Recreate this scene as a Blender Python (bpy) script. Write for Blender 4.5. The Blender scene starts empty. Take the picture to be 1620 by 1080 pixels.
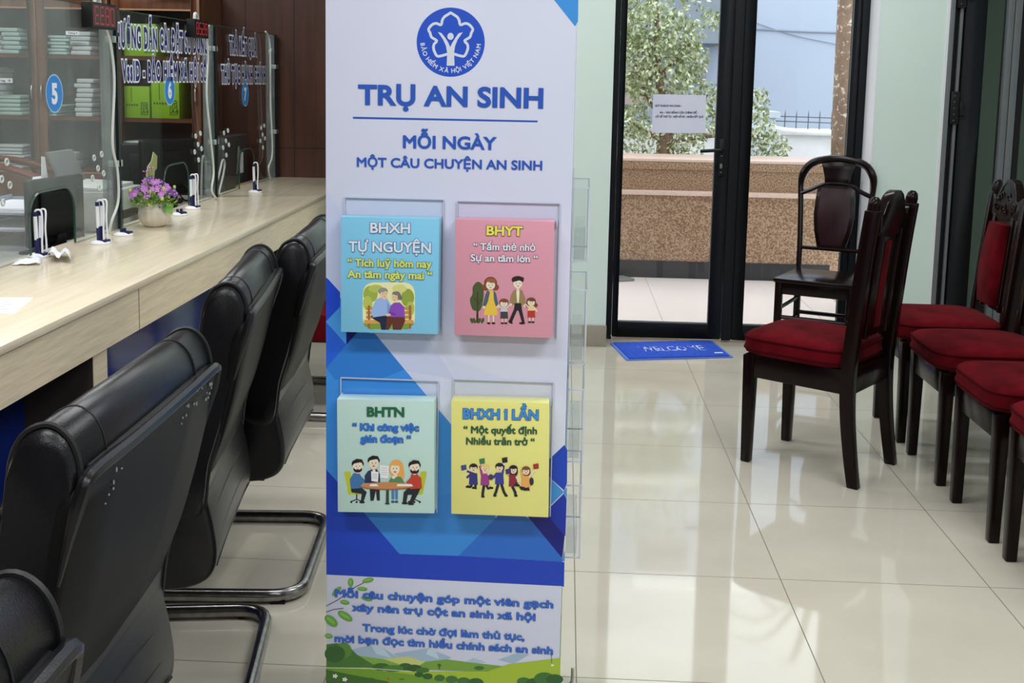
import bpy, bmesh, math, random
from mathutils import Vector, Matrix
random.seed(7)
S = bpy.context.scene
COL = S.collection
# ------------------------------------------------------------------ camera
F, PX, PY = 1797.9, 810.0, 358.94            # focal length and principal point in pixels of the 1620x1080 frame
PITCH, YAW, ROLL, CAMH = .128136, -.045204, .019667, 1.4272
def _cam():
    cy, sy = math.cos(YAW), math.sin(YAW)
    rz = Matrix(((cy, -sy, 0), (sy, cy, 0), (0, 0, 1)))
    b = Matrix(((1, 0, 0), (0, 0, -1), (0, 1, 0)))
    cp, sp = math.cos(PITCH), math.sin(PITCH)
    rx = Matrix(((1, 0, 0), (0, cp, -sp), (0, sp, cp)))
    cr, sr = math.cos(ROLL), math.sin(ROLL)
    rr = Matrix(((cr, -sr, 0), (sr, cr, 0), (0, 0, 1)))
    return (rr @ rx @ b @ rz).transposed()      # camera axes (right, down, forward) as world columns
CM = _cam()
cd = bpy.data.cameras.new('camera'); cam = bpy.data.objects.new('camera', cd); COL.objects.link(cam)
cd.sensor_width = 36; cd.lens = F / 1620 * 36; cd.shift_x = 0; cd.shift_y = -(540 - PY) / 1620
cd.clip_start = .05; cd.clip_end = 100
m3 = Matrix((CM.col[0], -CM.col[1], -CM.col[2])).transposed()
cam.matrix_world = Matrix.Translation((0, 0, CAMH)) @ m3.to_4x4()
S.camera = cam
# ------------------------------------------------------------------ exposure, sky, ceiling lamps
S.view_settings.view_transform = 'Standard'; S.view_settings.look = 'None'
S.view_settings.exposure = 0; S.view_settings.gamma = 1; S.view_settings.use_curve_mapping = False
W = bpy.data.worlds.new('sky'); S.world = W; W.use_nodes = True
W.node_tree.nodes['Background'].inputs[0].default_value = (.93, .97, 1.0, 1)
W.node_tree.nodes['Background'].inputs[1].default_value = 2.5
def lamp(x, y, power, sx=1.2, sy=.3, z=2.93, c=(.97, .985, 1.0)):
    l = bpy.data.lights.new('ceiling_lamp', 'AREA'); l.shape = 'RECTANGLE'; l.size = sx; l.size_y = sy
    l.energy = power; l.color = c
    o = bpy.data.objects.new('ceiling_lamp', l); o.location = (x, y, z); COL.objects.link(o)
LAMPS = [(-.9, -1.6), (1.2, -1.6), (-.9, .4), (1.2, .4), (-.9, 2.9), (1.3, 3.0), (-.7, 5.2), (1.2, 5.2)]
for x, y in LAMPS: lamp(x, y, 17 if y > 5 else 32 if y < 1 else 27)
lamp(-2.9, 3.2, 34); lamp(-2.9, 5.6, 40)
# ------------------------------------------------------------------ pixel measurements to world points
O = Vector((0, 0, CAMH))
def ray(u, v): return CM @ Vector(((u - PX) / F, (v - PY) / F, 1))
def onY(u, v, Y): d = ray(u, v); return O + d * (Y / d.y)
def onX(u, v, X): d = ray(u, v); return O + d * (X / d.x)
def onZ(u, v, z): d = ray(u, v); return O + d * ((z - CAMH) / d.z)
# ------------------------------------------------------------------ materials
def lin(c): c /= 255; return c / 12.92 if c <= .04045 else ((c + .055) / 1.055) ** 2.4
def rgb(r, g, b, k=1.0): return tuple(min(.95, lin(x) / k) for x in (r, g, b)) + (1,)
MATS = {}
def mat(name, col, rough=.5, metal=0, spec=.5, var=.06, vscale=8, stretch=(1, 1, 1), bump=0, bscale=60, coat=0, alpha=None, sheen=0, k=1.0):
    if name in MATS: return MATS[name]
    m = bpy.data.materials.new(name); m.use_nodes = True; nt = m.node_tree; N = nt.nodes; L = nt.links
    b = N['Principled BSDF']; base = rgb(*col, k=k)
    b.inputs['Roughness'].default_value = rough; b.inputs['Metallic'].default_value = metal
    b.inputs['Specular IOR Level'].default_value = spec
    if coat: b.inputs['Coat Weight'].default_value = coat; b.inputs['Coat Roughness'].default_value = .05
    if sheen: b.inputs['Sheen Weight'].default_value = sheen; b.inputs['Sheen Tint'].default_value = (1, .5, .5, 1)
    tc = N.new('ShaderNodeTexCoord'); mp = N.new('ShaderNodeMapping'); mp.inputs['Scale'].default_value = stretch
    L.new(tc.outputs['Object'], mp.inputs['Vector'])
    no = N.new('ShaderNodeTexNoise'); no.inputs['Scale'].default_value = vscale; no.inputs['Detail'].default_value = 4
    L.new(mp.outputs['Vector'], no.inputs['Vector'])
    r = N.new('ShaderNodeValToRGB')
    r.color_ramp.elements[0].position = .3; r.color_ramp.elements[1].position = .7
    r.color_ramp.elements[0].color = tuple(c * (1 - var) for c in base[:3]) + (1,)
    r.color_ramp.elements[1].color = tuple(min(1, c * (1 + var)) for c in base[:3]) + (1,)
    L.new(no.outputs['Fac'], r.inputs['Fac']); L.new(r.outputs['Color'], b.inputs['Base Color'])
    if bump:
        n2 = N.new('ShaderNodeTexNoise'); n2.inputs['Scale'].default_value = bscale; n2.inputs['Detail'].default_value = 3
        L.new(mp.outputs['Vector'], n2.inputs['Vector'])
        bp = N.new('ShaderNodeBump'); bp.inputs['Strength'].default_value = bump; bp.inputs['Distance'].default_value = .002
        L.new(n2.outputs['Fac'], bp.inputs['Height']); L.new(bp.outputs['Normal'], b.inputs['Normal'])
    MATS[name] = m; return m
def wood(name, c1, c2, rough=.35, axis=1, scale=14, coat=0, spec=.5, k=1.0):
    if name in MATS: return MATS[name]
    m = mat(name, c1, rough, coat=coat, spec=spec, k=k); nt = m.node_tree; N = nt.nodes
    mp = [n for n in N if n.type == 'MAPPING'][0]; no = [n for n in N if n.type == 'TEX_NOISE'][0]; r = [n for n in N if n.type == 'VALTORGB'][0]
    st = [7, 7, 7]; st[axis] = .35; mp.inputs['Scale'].default_value = st
    no.inputs['Scale'].default_value = scale; no.inputs['Detail'].default_value = 8; no.inputs['Distortion'].default_value = .6
    r.color_ramp.elements[0].color = rgb(*c1, k=k); r.color_ramp.elements[1].color = rgb(*c2, k=k)
    return m
def glass(name, tint=(.95, .98, .97), refl=1.0, haze=0.0, rough=.0):
    if name in MATS: return MATS[name]
    m = bpy.data.materials.new(name); m.use_nodes = True; nt = m.node_tree; N = nt.nodes; L = nt.links
    out = N['Material Output']; N.remove(N['Principled BSDF'])
    t = N.new('ShaderNodeBsdfTransparent'); t.inputs[0].default_value = tint + (1,)
    g = N.new('ShaderNodeBsdfGlossy'); g.inputs['Roughness'].default_value = rough
    ge = N.new('ShaderNodeNewGeometry'); dt = N.new('ShaderNodeVectorMath'); dt.operation = 'DOT_PRODUCT'   # thin pane: the same reflectance on both faces
    L.new(ge.outputs['Incoming'], dt.inputs[0]); L.new(ge.outputs['Normal'], dt.inputs[1])
    def M(op, a, b):
        n = N.new('ShaderNodeMath'); n.operation = op
        for i, x in enumerate((a, b)):
            if isinstance(x, (int, float)): n.inputs[i].default_value = x
            elif x is not None: L.new(x, n.inputs[i])
        return n.outputs[0]
    fr = M('ADD', M('MULTIPLY', M('POWER', M('SUBTRACT', 1, M('ABSOLUTE', dt.outputs['Value'], None)), 5), .96), .04)
    ml = M('MULTIPLY', fr, refl).node
    mx = N.new('ShaderNodeMixShader'); L.new(ml.outputs[0], mx.inputs[0]); L.new(t.outputs[0], mx.inputs[1]); L.new(g.outputs[0], mx.inputs[2])
    last = mx
    if haze:
        d = N.new('ShaderNodeBsdfDiffuse'); d.inputs[0].default_value = (.8, .85, .84, 1)
        no = N.new('ShaderNodeTexNoise'); no.inputs['Scale'].default_value = 6
        mm = N.new('ShaderNodeMath'); mm.operation = 'MULTIPLY'; mm.inputs[1].default_value = haze * 2; L.new(no.outputs['Fac'], mm.inputs[0])
        m2 = N.new('ShaderNodeMixShader'); L.new(mm.outputs[0], m2.inputs[0]); L.new(mx.outputs[0], m2.inputs[1]); L.new(d.outputs[0], m2.inputs[2]); last = m2
    L.new(last.outputs[0], out.inputs[0]); MATS[name] = m; return m
def emit(name, col, st):
    if name in MATS: return MATS[name]
    m = mat(name, col, .4); b = m.node_tree.nodes['Principled BSDF']
    b.inputs['Emission Color'].default_value = rgb(*col); b.inputs['Emission Strength'].default_value = st; return m
# ------------------------------------------------------------------ mesh building
class MB:
    def __init__(s): s.v, s.f, s.m = [], [], []
    def add(s, vs, fs, m=0):
        n = len(s.v); s.v += [Vector(p) for p in vs]; s.f += [tuple(i + n for i in f) for f in fs]; s.m += [m] * len(fs); return s
    def box(s, x0, x1, y0, y1, z0, z1, m=0):
        return s.add([(x, y, z) for z in (z0, z1) for y in (y0, y1) for x in (x0, x1)],
                     [(0, 2, 3, 1), (4, 5, 7, 6), (0, 1, 5, 4), (2, 6, 7, 3), (0, 4, 6, 2), (1, 3, 7, 5)], m)
    def prism(s, pts, off, m=0, mside=None):
        pts = [Vector(p) for p in pts]; off = Vector(off); n = len(pts)
        s.add(pts + [p + off for p in pts], [tuple(range(n - 1, -1, -1)), tuple(range(n, 2 * n))], m)
        s.add(pts + [p + off for p in pts], [(i, (i + 1) % n, n + (i + 1) % n, n + i) for i in range(n)], m if mside is None else mside); return s
    def poly(s, pts, m=0): return s.add(pts, [tuple(range(len(pts)))], m)
    def loft(s, rings, cap=True, m=0, closed=False):
        n = len(rings[0]); vs = [p for r in rings for p in r]; fs = []
        k = len(rings)
        for i in range(k if closed else k - 1):
            j = (i + 1) % k
            for a in range(n): b = (a + 1) % n; fs.append((i * n + a, i * n + b, j * n + b, j * n + a))
        if cap and not closed: fs += [tuple(range(n - 1, -1, -1)), tuple(range((k - 1) * n, k * n))]
        return s.add(vs, fs, m)
    def tube(s, path, r, n=8, cyc=False, m=0, ry=None, up=(0, 0, 1), taper=None):
        P = [Vector(p) for p in path]; k = len(P); rings = []; ref = None
        for i in range(k):
            a = P[(i - 1) % k] if (cyc or i > 0) else P[i]; b = P[(i + 1) % k] if (cyc or i < k - 1) else P[i]
            t = (b - a)
            if t.length < 1e-9: t = Vector((0, 0, 1))
            t.normalize()
            if ref is None:
                u = Vector(up); u = u - t * u.dot(t)
                if u.length < 1e-3: u = Vector((1, 0, 0)); u = u - t * u.dot(t)
            else: u = ref - t * ref.dot(t)
            u.normalize(); ref = u; w = t.cross(u); q = 1 if taper is None else taper[i]
            rings.append([P[i] + (u * math.cos(2 * math.pi * j / n) * (ry or r) + w * math.sin(2 * math.pi * j / n) * r) * q for j in range(n)])
        return s.loft(rings, cap=not cyc, m=m, closed=cyc)
    def lathe(s, prof, c=(0, 0, 0), n=24, m=0, rib=0, nr=12):
        rings = []
        for r, z in prof:
            rings.append([(c[0] + math.cos(2 * math.pi * j / n) * r * (1 + rib * math.cos(nr * 2 * math.pi * j / n)),
                           c[1] + math.sin(2 * math.pi * j / n) * r * (1 + rib * math.cos(nr * 2 * math.pi * j / n)), c[2] + z) for j in range(n)])
        return s.loft(rings, True, m)
    def ell(s, c, r, nu=10, nv=6, m=0):
        rings = []
        for i in range(1, nv):
            t = math.pi * i / nv
            rings.append([(c[0] + r[0] * math.sin(t) * math.cos(2 * math.pi * j / nu), c[1] + r[1] * math.sin(t) * math.sin(2 * math.pi * j / nu), c[2] - r[2] * math.cos(t)) for j in range(nu)])
        return s.loft(rings, True, m)
    def build(s, name, mats, parent=None, loc=None, bevel=0, seg=2, ang=35, smooth=True, sub=0):
        if not isinstance(mats, (list, tuple)): mats = [mats]
        me = bpy.data.meshes.new(name); l = Vector(loc) if loc is not None else Vector((0, 0, 0))
        me.from_pydata([tuple(p - l) for p in s.v], [], s.f)
        for mm in mats: me.materials.append(mm)
        for p, i in zip(me.polygons, s.m): p.material_index = i
        bm = bmesh.new(); bm.from_mesh(me)
        bmesh.ops.remove_doubles(bm, verts=bm.verts, dist=1e-5) if bevel or sub else None
        bmesh.ops.recalc_face_normals(bm, faces=bm.faces)
        if bevel:
            es = [e for e in bm.edges if len(e.link_faces) == 2 and e.calc_face_angle(0) > .6]
            bmesh.ops.bevel(bm, geom=es, offset=bevel, segments=seg, profile=.5, affect='EDGES', clamp_overlap=True)
        bm.to_mesh(me); bm.free()
        if smooth:
            me.shade_smooth(); me.set_sharp_from_angle(angle=math.radians(ang))
        o = bpy.data.objects.new(name, me); COL.objects.link(o); o.location = l
        if sub: md = o.modifiers.new('sub', 'SUBSURF'); md.levels = sub; md.render_levels = sub
        if parent: o.parent = parent
        return o
def flatbuild(mb, name, mats, parent=None):          # printed layers: keep the winding, no recalculation
    me = bpy.data.meshes.new(name); me.from_pydata([tuple(p) for p in mb.v], [], mb.f)
    for mm in mats: me.materials.append(mm)
    for p, i in zip(me.polygons, mb.m): p.material_index = i
    o = bpy.data.objects.new(name, me); COL.objects.link(o)
    if parent: o.parent = parent
    return o
def tag(o, label=None, cat=None, group=None, kind=None):
    if label: o['label'] = label
    if cat: o['category'] = cat
    if group: o['group'] = group
    if kind: o['kind'] = kind
    return o
def thing(name, loc, label, cat, group=None, rz=0):
    o = bpy.data.objects.new(name, None); COL.objects.link(o); o.empty_display_size = .05
    o.location = loc; o.rotation_euler = (0, 0, rz); return tag(o, label, cat, group)
def dup(root, loc, rz, label=None, group=None, scale=None):
    r = root.copy(); COL.objects.link(r); r.location = loc; r.rotation_euler = (0, 0, rz)
    if scale: r.scale = scale
    if label: r['label'] = label
    if group: r['group'] = group
    for ch in list(root.children):
        c = ch.copy(); COL.objects.link(c); c.parent = r
        for g in list(ch.children):
            d = g.copy(); COL.objects.link(d); d.parent = c
    return r
def struct(o): o['kind'] = 'structure'; return o
def smooth_path(P, k=6, cyc=False):                  # Catmull-Rom through points
    P = [Vector(p) for p in P]; n = len(P); out = []
    for i in range(n if cyc else n - 1):
        g = (lambda j: P[j % n]) if cyc else (lambda j: P[max(0, min(n - 1, j))])
        a, b, c, d = g(i - 1), g(i), g(i + 1), g(i + 2)
        for q in range(k):
            t = q / k
            out.append(.5 * ((2 * b) + (c - a) * t + (2 * a - 5 * b + 4 * c - d) * t * t + (3 * b - a - 3 * c + d) * t ** 3))
    if not cyc: out.append(P[-1])
    return out
def fillet(P, r, k=5, cyc=False):                    # round the corners of a polyline
    P = [Vector(p) for p in P]; n = len(P); out = []
    for i in range(n):
        if not cyc and i in (0, n - 1): out.append(P[i]); continue
        a, b, c = P[(i - 1) % n], P[i], P[(i + 1) % n]
        q = min(r, (a - b).length * .49, (c - b).length * .49)
        s, e = b + (a - b).normalized() * q, b + (c - b).normalized() * q
        for j in range(k + 1):
            t = j / k; out.append(s * (1 - t) ** 2 + b * 2 * t * (1 - t) + e * t * t)
    return out
# ------------------------------------------------------------------ lettering
_TX = {}
HORN = dict(zip('ơờởợớỡ', 'oòỏọóõ'))               # the horned o is set as o plus a drawn horn
def _text(body, bold, sp=1.0):
    if sp != 1.0: body, key = body, (body, bold, sp)
    else: key = (body, bold)
    if key in _TX: return _TX[key]
    if (body, bold) in _TX and sp == 1.0: return _TX[(body, bold)]
    if '1' in body or any(ch in HORN for ch in body):
        plain = ''.join(HORN.get(ch, 'I' if ch == '1' else ch) for ch in body); V, Fs = _text(plain, bold); V, Fs = list(V), list(Fs)
        for i, ch in enumerate(body):
            if ch not in HORN and ch != '1': continue
            xr = max(v.x for v in _text(plain[:i + 1] if ch == '1' else plain[:i] + 'o', 0)[0]); n = len(V); b = bold * .8
            if ch == '1': V += [Vector(q + (0,)) for q in ((xr - .05, .682 + bold), (xr - .05, .57), (xr - .17 - b, .50), (xr - .17 - b, .60))]; Fs.append((n, n + 3, n + 2, n + 1)); continue
            V += [Vector(q + (0,)) for q in ((xr - .09 - b, .40 - b), (xr + .01 + b, .40 - b), (xr + .065 + b, .46), (xr + .065 + b, .53 + b), (xr + .01 - b, .53 + b), (xr - .0 - b, .46 + b))]; Fs.append((n, n + 1, n + 2, n + 3, n + 4, n + 5))
        _TX[(body, bold)] = (V, Fs); return V, Fs
    c = bpy.data.curves.new('tmp', 'FONT'); c.body = body; c.size = 1; c.bevel_depth = bold; c.bevel_resolution = 0; c.resolution_u = 4; c.space_character = sp
    o = bpy.data.objects.new('tmp', c); COL.objects.link(o); bpy.context.view_layer.update()
    ev = o.evaluated_get(bpy.context.evaluated_depsgraph_get()); me = ev.to_mesh()
    V = [v.co.copy() for v in me.vertices]
    Fs = [tuple(p.vertices) for p in me.polygons if p.normal.z > .02]
    ev.to_mesh_clear(); bpy.data.objects.remove(o); bpy.data.curves.remove(c)
    us = sorted({i for f in Fs for i in f}); ix = {i: n for n, i in enumerate(us)}
    V = [V[i] for i in us]; Fs = [tuple(ix[i] for i in f) for f in Fs]
    _TX[key] = (V, Fs); return V, Fs
CAP = .682                                            # cap height of the built-in face at size 1
def text_on(mb, body, A, B, capz, nrm, lift, layers, sp=1.0):
    """letters from baseline point A to B, cap height capz (m) along z, layers = [(bold, material index)]"""
    A, B, nrm = Vector(A), Vector(B), Vector(nrm).normalized()
    V0, _ = _text(body, layers[-1][0], sp); x0 = min(v.x for v in V0); x1 = max(v.x for v in V0)
    ex = (B - A) / (x1 - x0); ez = Vector((0, 0, 1)) * (capz / CAP)
    for i, (bd, mi) in enumerate(layers):
        V, Fs = _text(body, bd, sp)
        mb.add([A + ex * (v.x - x0) + ez * v.y + nrm * (lift + i * .00012 + v.z * .0002) for v in V], Fs, mi)
# ================================================================== THE SETTING
YW, YD, YB, XC = 6.08, 6.295, 7.42, -1.897           # mint wall, door, panelled wall, counter screen
def floor_mat():
    m = mat('floor_tiles', (196, 190, 175), .05, spec=.58, var=.06, vscale=3, k=.98); nt = m.node_tree; N = nt.nodes; L = nt.links
    b = N['Principled BSDF']; g = N.new('ShaderNodeNewGeometry'); sp = N.new('ShaderNodeSeparateXYZ'); L.new(g.outputs['Position'], sp.inputs[0])
    def M(op, a, bb):
        n = N.new('ShaderNodeMath'); n.operation = op
        for i, x in enumerate((a, bb)):
            if x is None: continue
            if isinstance(x, (int, float)): n.inputs[i].default_value = x
            else: L.new(x, n.inputs[i])
        return n.outputs[0]
    ds = []
    for ax, o in (('X', .05975), ('Y', 5.5922)):
        t = M('FRACT', M('DIVIDE', M('SUBTRACT', sp.outputs[ax], o - 60), .6), None)
        ds.append(M('MINIMUM', t, M('SUBTRACT', 1, t)))
    gr = M('LESS_THAN', M('MINIMUM', ds[0], ds[1]), .0026)
    mx = N.new('ShaderNodeMix'); mx.data_type = 'RGBA'
    r = [n for n in N if n.type == 'VALTORGB'][0]
    L.new(gr, mx.inputs['Factor']); L.new(r.outputs['Color'], mx.inputs['A']); mx.inputs['B'].default_value = rgb(120, 112, 98)
    L.new(mx.outputs['Result'], b.inputs['Base Color'])
    L.new(M('ADD', M('MULTIPLY', gr, .5), .05), b.inputs['Roughness'])
    return m
MINT = mat('mint_paint', (194, 210, 204), .55, var=.02, vscale=2, k=.82)
WHITE = mat('white_plaster', (226, 226, 230), .6, var=.02)
CEIL = mat('ceiling_paint', (205, 206, 206), .8, var=.01)
ALU = mat('dark_aluminium', (26, 29, 33), .5, metal=.0, spec=.14, var=.06)
ALUG = mat('grey_aluminium', (104, 108, 112), .4, spec=.4)
BLACK = mat('black_plastic', (15, 15, 16), .45, spec=.3, var=.1)
CLEAR = glass('clear_glass', (.97, .985, .98), .8)
SKIRT = mat('skirting_tile', (158, 152, 136), .25, var=.05)
WD = wood('dark_panelling', (64, 36, 26), (82, 48, 35), .33, axis=2, scale=3)
WDG = mat('panel_groove', (30, 16, 12), .6)
def sbox(name, x0, x1, y0, y1, z0, z1, m, bevel=0): return struct(MB().box(x0, x1, y0, y1, z0, z1).build(name, m, bevel=bevel))
fl_ = MB(); fl_.box(-5, 3.3, -4, 6.34, -.12, 0); fl_.box(-5, -1.0, 6.34, 7.6, -.12, 0); fl_.box(1.85, 3.3, 6.34, 7.6, -.12, 0); struct(fl_.build('floor', floor_mat()))
cl = MB(); cl.box(-5, 3.3, -4, 6.3, 3.0, 3.1); cl.box(-5, -1.0, 6.3, 7.6, 3.0, 3.1); cl.box(1.85, 3.3, 6.3, 7.6, 3.0, 3.1); struct(cl.build('ceiling', CEIL))
sbox('wall_front', -5, 3.3, -4.1, -4, 0, 3.0, WD)  # unseen wall behind the camera, made dark to reduce bounced fill light
sbox('wall_left', -5.1, -5, -4, 7.6, 0, 3.0, WD)  # also out of view, dark finish chosen to weaken the ambient fill
sbox('wall_right', 3.3, 3.4, -4, 7.6, 0, 3.0, MINT)
w = MB()                                              # mint wall: pier left of the door, pier right of it, head above both openings
w.box(-1.0, .246, YW, YW + .22, 0, 2.45); w.box(1.62, 1.962, YW, YW + .22, 0, 2.45); w.box(-1.0, 3.3, YW, YW + .22, 2.45, 3.0)
struct(w.build('wall_back', MINT))
sbox('wall_return', -1.12, -1.0, YW, YB, 0, 3.0, MINT)
tr = MB(); tr.box(1.614, 1.6195, YW - .002, YD - .03, 0, 2.448); tr.box(1.962, 1.974, YW - .006, YW + .1, 0, 2.448)
struct(tr.build('trim_1', WHITE))
sbox('baseboard_back', -.998, .25, YW - .012, YW - .0005, 0, .118, SKIRT, .002)
pw = MB(); pw.box(-5, -1.12, YB, YB + .1, 0, 3.0)
for x in (-1.2, -1.78, -2.1): pw.box(x - .003, x + .003, YB - .0015, YB, 0, 3.0, 1)
pw.box(-3, -1.12, YB - .0015, YB, .955, .961, 1)
struct(pw.build('wall_panelled', [WD, WDG]))
# ---- door_1: black aluminium double glass door
d1 = bpy.data.objects.new('door_1', None); COL.objects.link(d1); d1.location = (.93, YD, 0); struct(d1)
def dpart(name, mb, m, par=None, **k):
    par = par or d1; off = Vector((.93, YD, 0))
    mb.v = [p - off for p in mb.v]; return mb.build(name, m, parent=par, **k)
f = MB(); f.box(.246, .285, YD - .03, YD + .05, 0, 2.45); f.box(1.575, 1.614, YD - .03, YD + .05, 0, 2.45); f.box(.246, 1.614, YD - .03, YD + .05, 2.40, 2.45)
dpart('frame', f, ALU, bevel=.002)
for nm, (a, b, ga, gb) in {'leaf': (.288, .893, .32, .822), 'leaf.001': (.953, 1.572, 1.015, 1.534)}.items():
    l = MB(); l.box(a, ga, YD - .02, YD + .03, .012, 2.39); l.box(gb, b, YD - .02, YD + .03, .012, 2.39)
    l.box(ga, gb, YD - .02, YD + .03, .012, .098); l.box(ga, gb, YD - .02, YD + .03, 2.29, 2.39)
    lo = dpart('leaf', l, ALU, bevel=.0025)
    g = MB(); g.box(ga, gb, YD, YD + .008, .098, 2.29); go = dpart('glass_pane', g, CLEAR, par=lo)
    s = MB(); s.box(ga, gb, YD - .012, YD - .004, .096, .101); s.box(gb - .004, gb, YD - .012, YD - .004, .1, 2.29); dpart('glazing_bead', s, ALUG, par=lo)
    if a < .5:
        h = MB(); h.box(.842, .872, YD - .031, YD - .02, .93, 1.135); hp = dpart('handle', h, BLACK, par=lo, bevel=.004)
        h = MB(); h.tube(fillet([(.857, YD - .03, 1.075), (.857, YD - .072, 1.075), (.735, YD - .072, 1.066)], .02), .0095, 10)
        h.v = [p - Vector((.93, YD, 0)) for p in h.v]; h.build('lever', BLACK, parent=lo)
        h = MB(); h.ell((.856, YD - .032, .985), (.008, .003, .016)); h.ell((.857, YD - .032, .95), (.004, .003, .004)); h.ell((.857, YD - .032, 1.04), (.004, .003, .004))
        h.v = [p - Vector((.93, YD, 0)) for p in h.v]; h.build('lock_cylinder', ALUG, parent=lo)
c = MB(); c.box(.8975, .9485, YD - .036, YD + .04, .012, 2.39); dpart('meeting_stile', c, ALU, bevel=.002)
# ---- door_2: folding aluminium door on the right
d2 = bpy.data.objects.new('door_2', None); COL.objects.link(d2); d2.location = (2.3, YW, 0); struct(d2)
def d2p(name, mb, m, **k):
    mb.v = [p - Vector((2.3, YW, 0)) for p in mb.v]; return mb.build(name, m, parent=d2, **k)
f = MB(); f.box(1.975, 1.998, YW - .01, YW + .1, 0, 2.45); d2p('jamb', f, ALUG, bevel=.002)
f = MB(); f.box(1.998, 2.052, YW + .03, YW + .1, 0, 2.45); d2p('rebate', f, BLACK)
f = MB(); f.box(2.03, 2.046, YW + .005, YW + .028, 0, 2.45); d2p('hinge_strip', f, ALUG, bevel=.002)
f = MB(); f.box(2.055, 2.162, YW - .005, YW + .05, .01, 2.44); f.box(2.162, 3.0, YW - .005, YW + .05, .01, .12); f.box(2.162, 3.0, YW - .005, YW + .05, 2.3, 2.44)
d2p('leaf', f, ALU, bevel=.003)
f = MB(); f.box(2.268, 2.3, YW - .008, YW + .05, .12, 2.3); f.box(2.304, 2.34, YW - .008, YW + .05, .12, 2.3); d2p('stile', f, ALUG, bevel=.002)
f = MB(); f.box(2.345, 2.375, YW + .0, YW + .05, .12, 2.3); f.box(2.9, 3.0, YW, YW + .05, .12, 2.3); d2p('gasket', f, BLACK)
f = MB(); f.box(2.162, 2.9, YW + .02, YW + .026, .12, 2.3); d2p('glass_pane', f, glass('grey_glass', (.66, .70, .66), .8))
for z in (1.33, 1.93):
    f = MB(); f.box(2.005, 2.05, YW - .012, YW + .03, z - .085, z + .085)
    f.box(2.05, 2.075, YW - .02, YW - .006, z - .04, z + .03); d2p('hinge', f, BLACK, bevel=.002)
    f = MB()
    for i in range(5): f.ell((2.024, YW - .013, z - .065 + .032 * i), (.0035, .002, .0035), 8, 4)
    d2p('hinge_screws', f, ALUG)
sbox('wall_beyond', 1.97, 3.3, 7.5, 7.6, 0, 3.0, MINT)
sbox('wall_passage', 1.85, 1.962, 6.3, 7.5, 0, 3.0, MINT)
# ================================================================== OUTSIDE THE DOOR
TERR = mat('terrace_tiles', (242, 226, 224), .3, var=.03, vscale=2)
t = MB(); t.box(-.99, 1.84, 6.345, 8.37, -.12, -.005)
for x in (.62, 1.62): t.box(x - .003, x + .003, 6.345, 8.37, -.0049, -.0044, 1)
struct(t.build('terrace_floor', [TERR, mat('terrace_joint', (196, 182, 176), .6)]))
sbox('ground_garden', -14, 16, 8.38, 24, -.3, -.1, mat('garden_ground', (150, 150, 140), .9))
def granite():
    m = mat('speckled_granite', (152, 116, 92), .35, var=.1, vscale=5); nt = m.node_tree; N = nt.nodes; L = nt.links
    r = [n for n in N if n.type == 'VALTORGB'][0]
    tc = [n for n in N if n.type == 'TEX_COORD'][0]; vo = N.new('ShaderNodeTexNoise'); vo.inputs['Scale'].default_value = 95; vo.inputs['Detail'].default_value = 2
    L.new(tc.outputs['Object'], vo.inputs['Vector'])
    c = N.new('ShaderNodeValToRGB'); e = c.color_ramp.elements
    e[0].position = .36; e[0].color = rgb(84, 64, 54); e[1].position = .62; e[1].color = rgb(206, 176, 152)
    k = e.new(.47); k.color = rgb(156, 116, 88)
    L.new(vo.outputs['Fac'], c.inputs[0])
    mx = N.new('ShaderNodeMix'); mx.data_type = 'RGBA'; mx.inputs['Factor'].default_value = .6
    L.new(r.outputs['Color'], mx.inputs['A']); L.new(c.outputs['Color'], mx.inputs['B']); L.new(mx.outputs['Result'], N['Principled BSDF'].inputs['Base Color'])
    return m
GR = granite(); GP = mat('pink_granite', (222, 190, 178), .3, var=.08, vscale=60)
pl = thing('granite_planter', (.6, 8.6, 0), 'brown speckled granite planter wall with stepped ledge across the terrace', 'planter')
def pp(name, mb, m, **k):
    mb.v = [p - Vector((.6, 8.6, 0)) for p in mb.v]; return mb.build(name, m, parent=pl, **k)
f = MB(); f.box(-2.5, 1.97, 8.375, 8.9, -.1, .122); pp('plinth', f, mat('black_granite', (44, 44, 48), .25))
f = MB(); f.box(-2.5, 2.9, 8.385, 8.9, .122, .612); f.box(-2.5, 2.9, 8.41, 8.9, .64, .80); f.box(1.97, 2.9, 8.38, 8.9, -.1, .122); pp('facing', f, GR)
f = MB(); f.box(-2.5, 2.9, 8.355, 8.9, .612, .645); pp('ledge', f, GP, bevel=.004)
f = MB(); f.box(-2.5, 2.9, 8.39, 9.0, .80, .858); pp('cap', f, GR, bevel=.004)
f = MB(); f.box(-2.5, 2.9, 8.385, 9.0, .858, .878); pp('cap_edge', f, GP, bevel=.003)
q_ = [onZ(u, v, -.004) for u, v in ((955, 447), (1004, 444.5), (986, 439.5), (955, 438.5))]
m_ = MB(); m_.prism(q_, (0, 0, .02)); tag(m_.build('board', mat('board_grey', (120, 122, 122), .6), loc=q_[0], bevel=.003), 'grey board lying on the terrace behind the left door pane', 'board')
bl = mat('blue_render', (174, 186, 208), .9, var=.03, vscale=.6)
bd = thing('blue_building', (4, 17, -.1), 'large pale blue rendered house behind the boundary wall', 'building')
def bp(name, mb, m, **k):
    mb.v = [p - Vector((4, 17, -.1)) for p in mb.v]; return mb.build(name, m, parent=bd, **k)
f = MB(); f.box(-6, 14, 16.5, 17.5, -.1, 6); bp('wall', f, bl)
a = onY(985, 40, 16.0); b = onY(1136, 72, 16.0)
f = MB(); f.box(-3, b.x, 15.2, 16.5, b.z, b.z + .9); bp('eaves', f, mat('grey_eaves', (128, 138, 150), .9))
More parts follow.
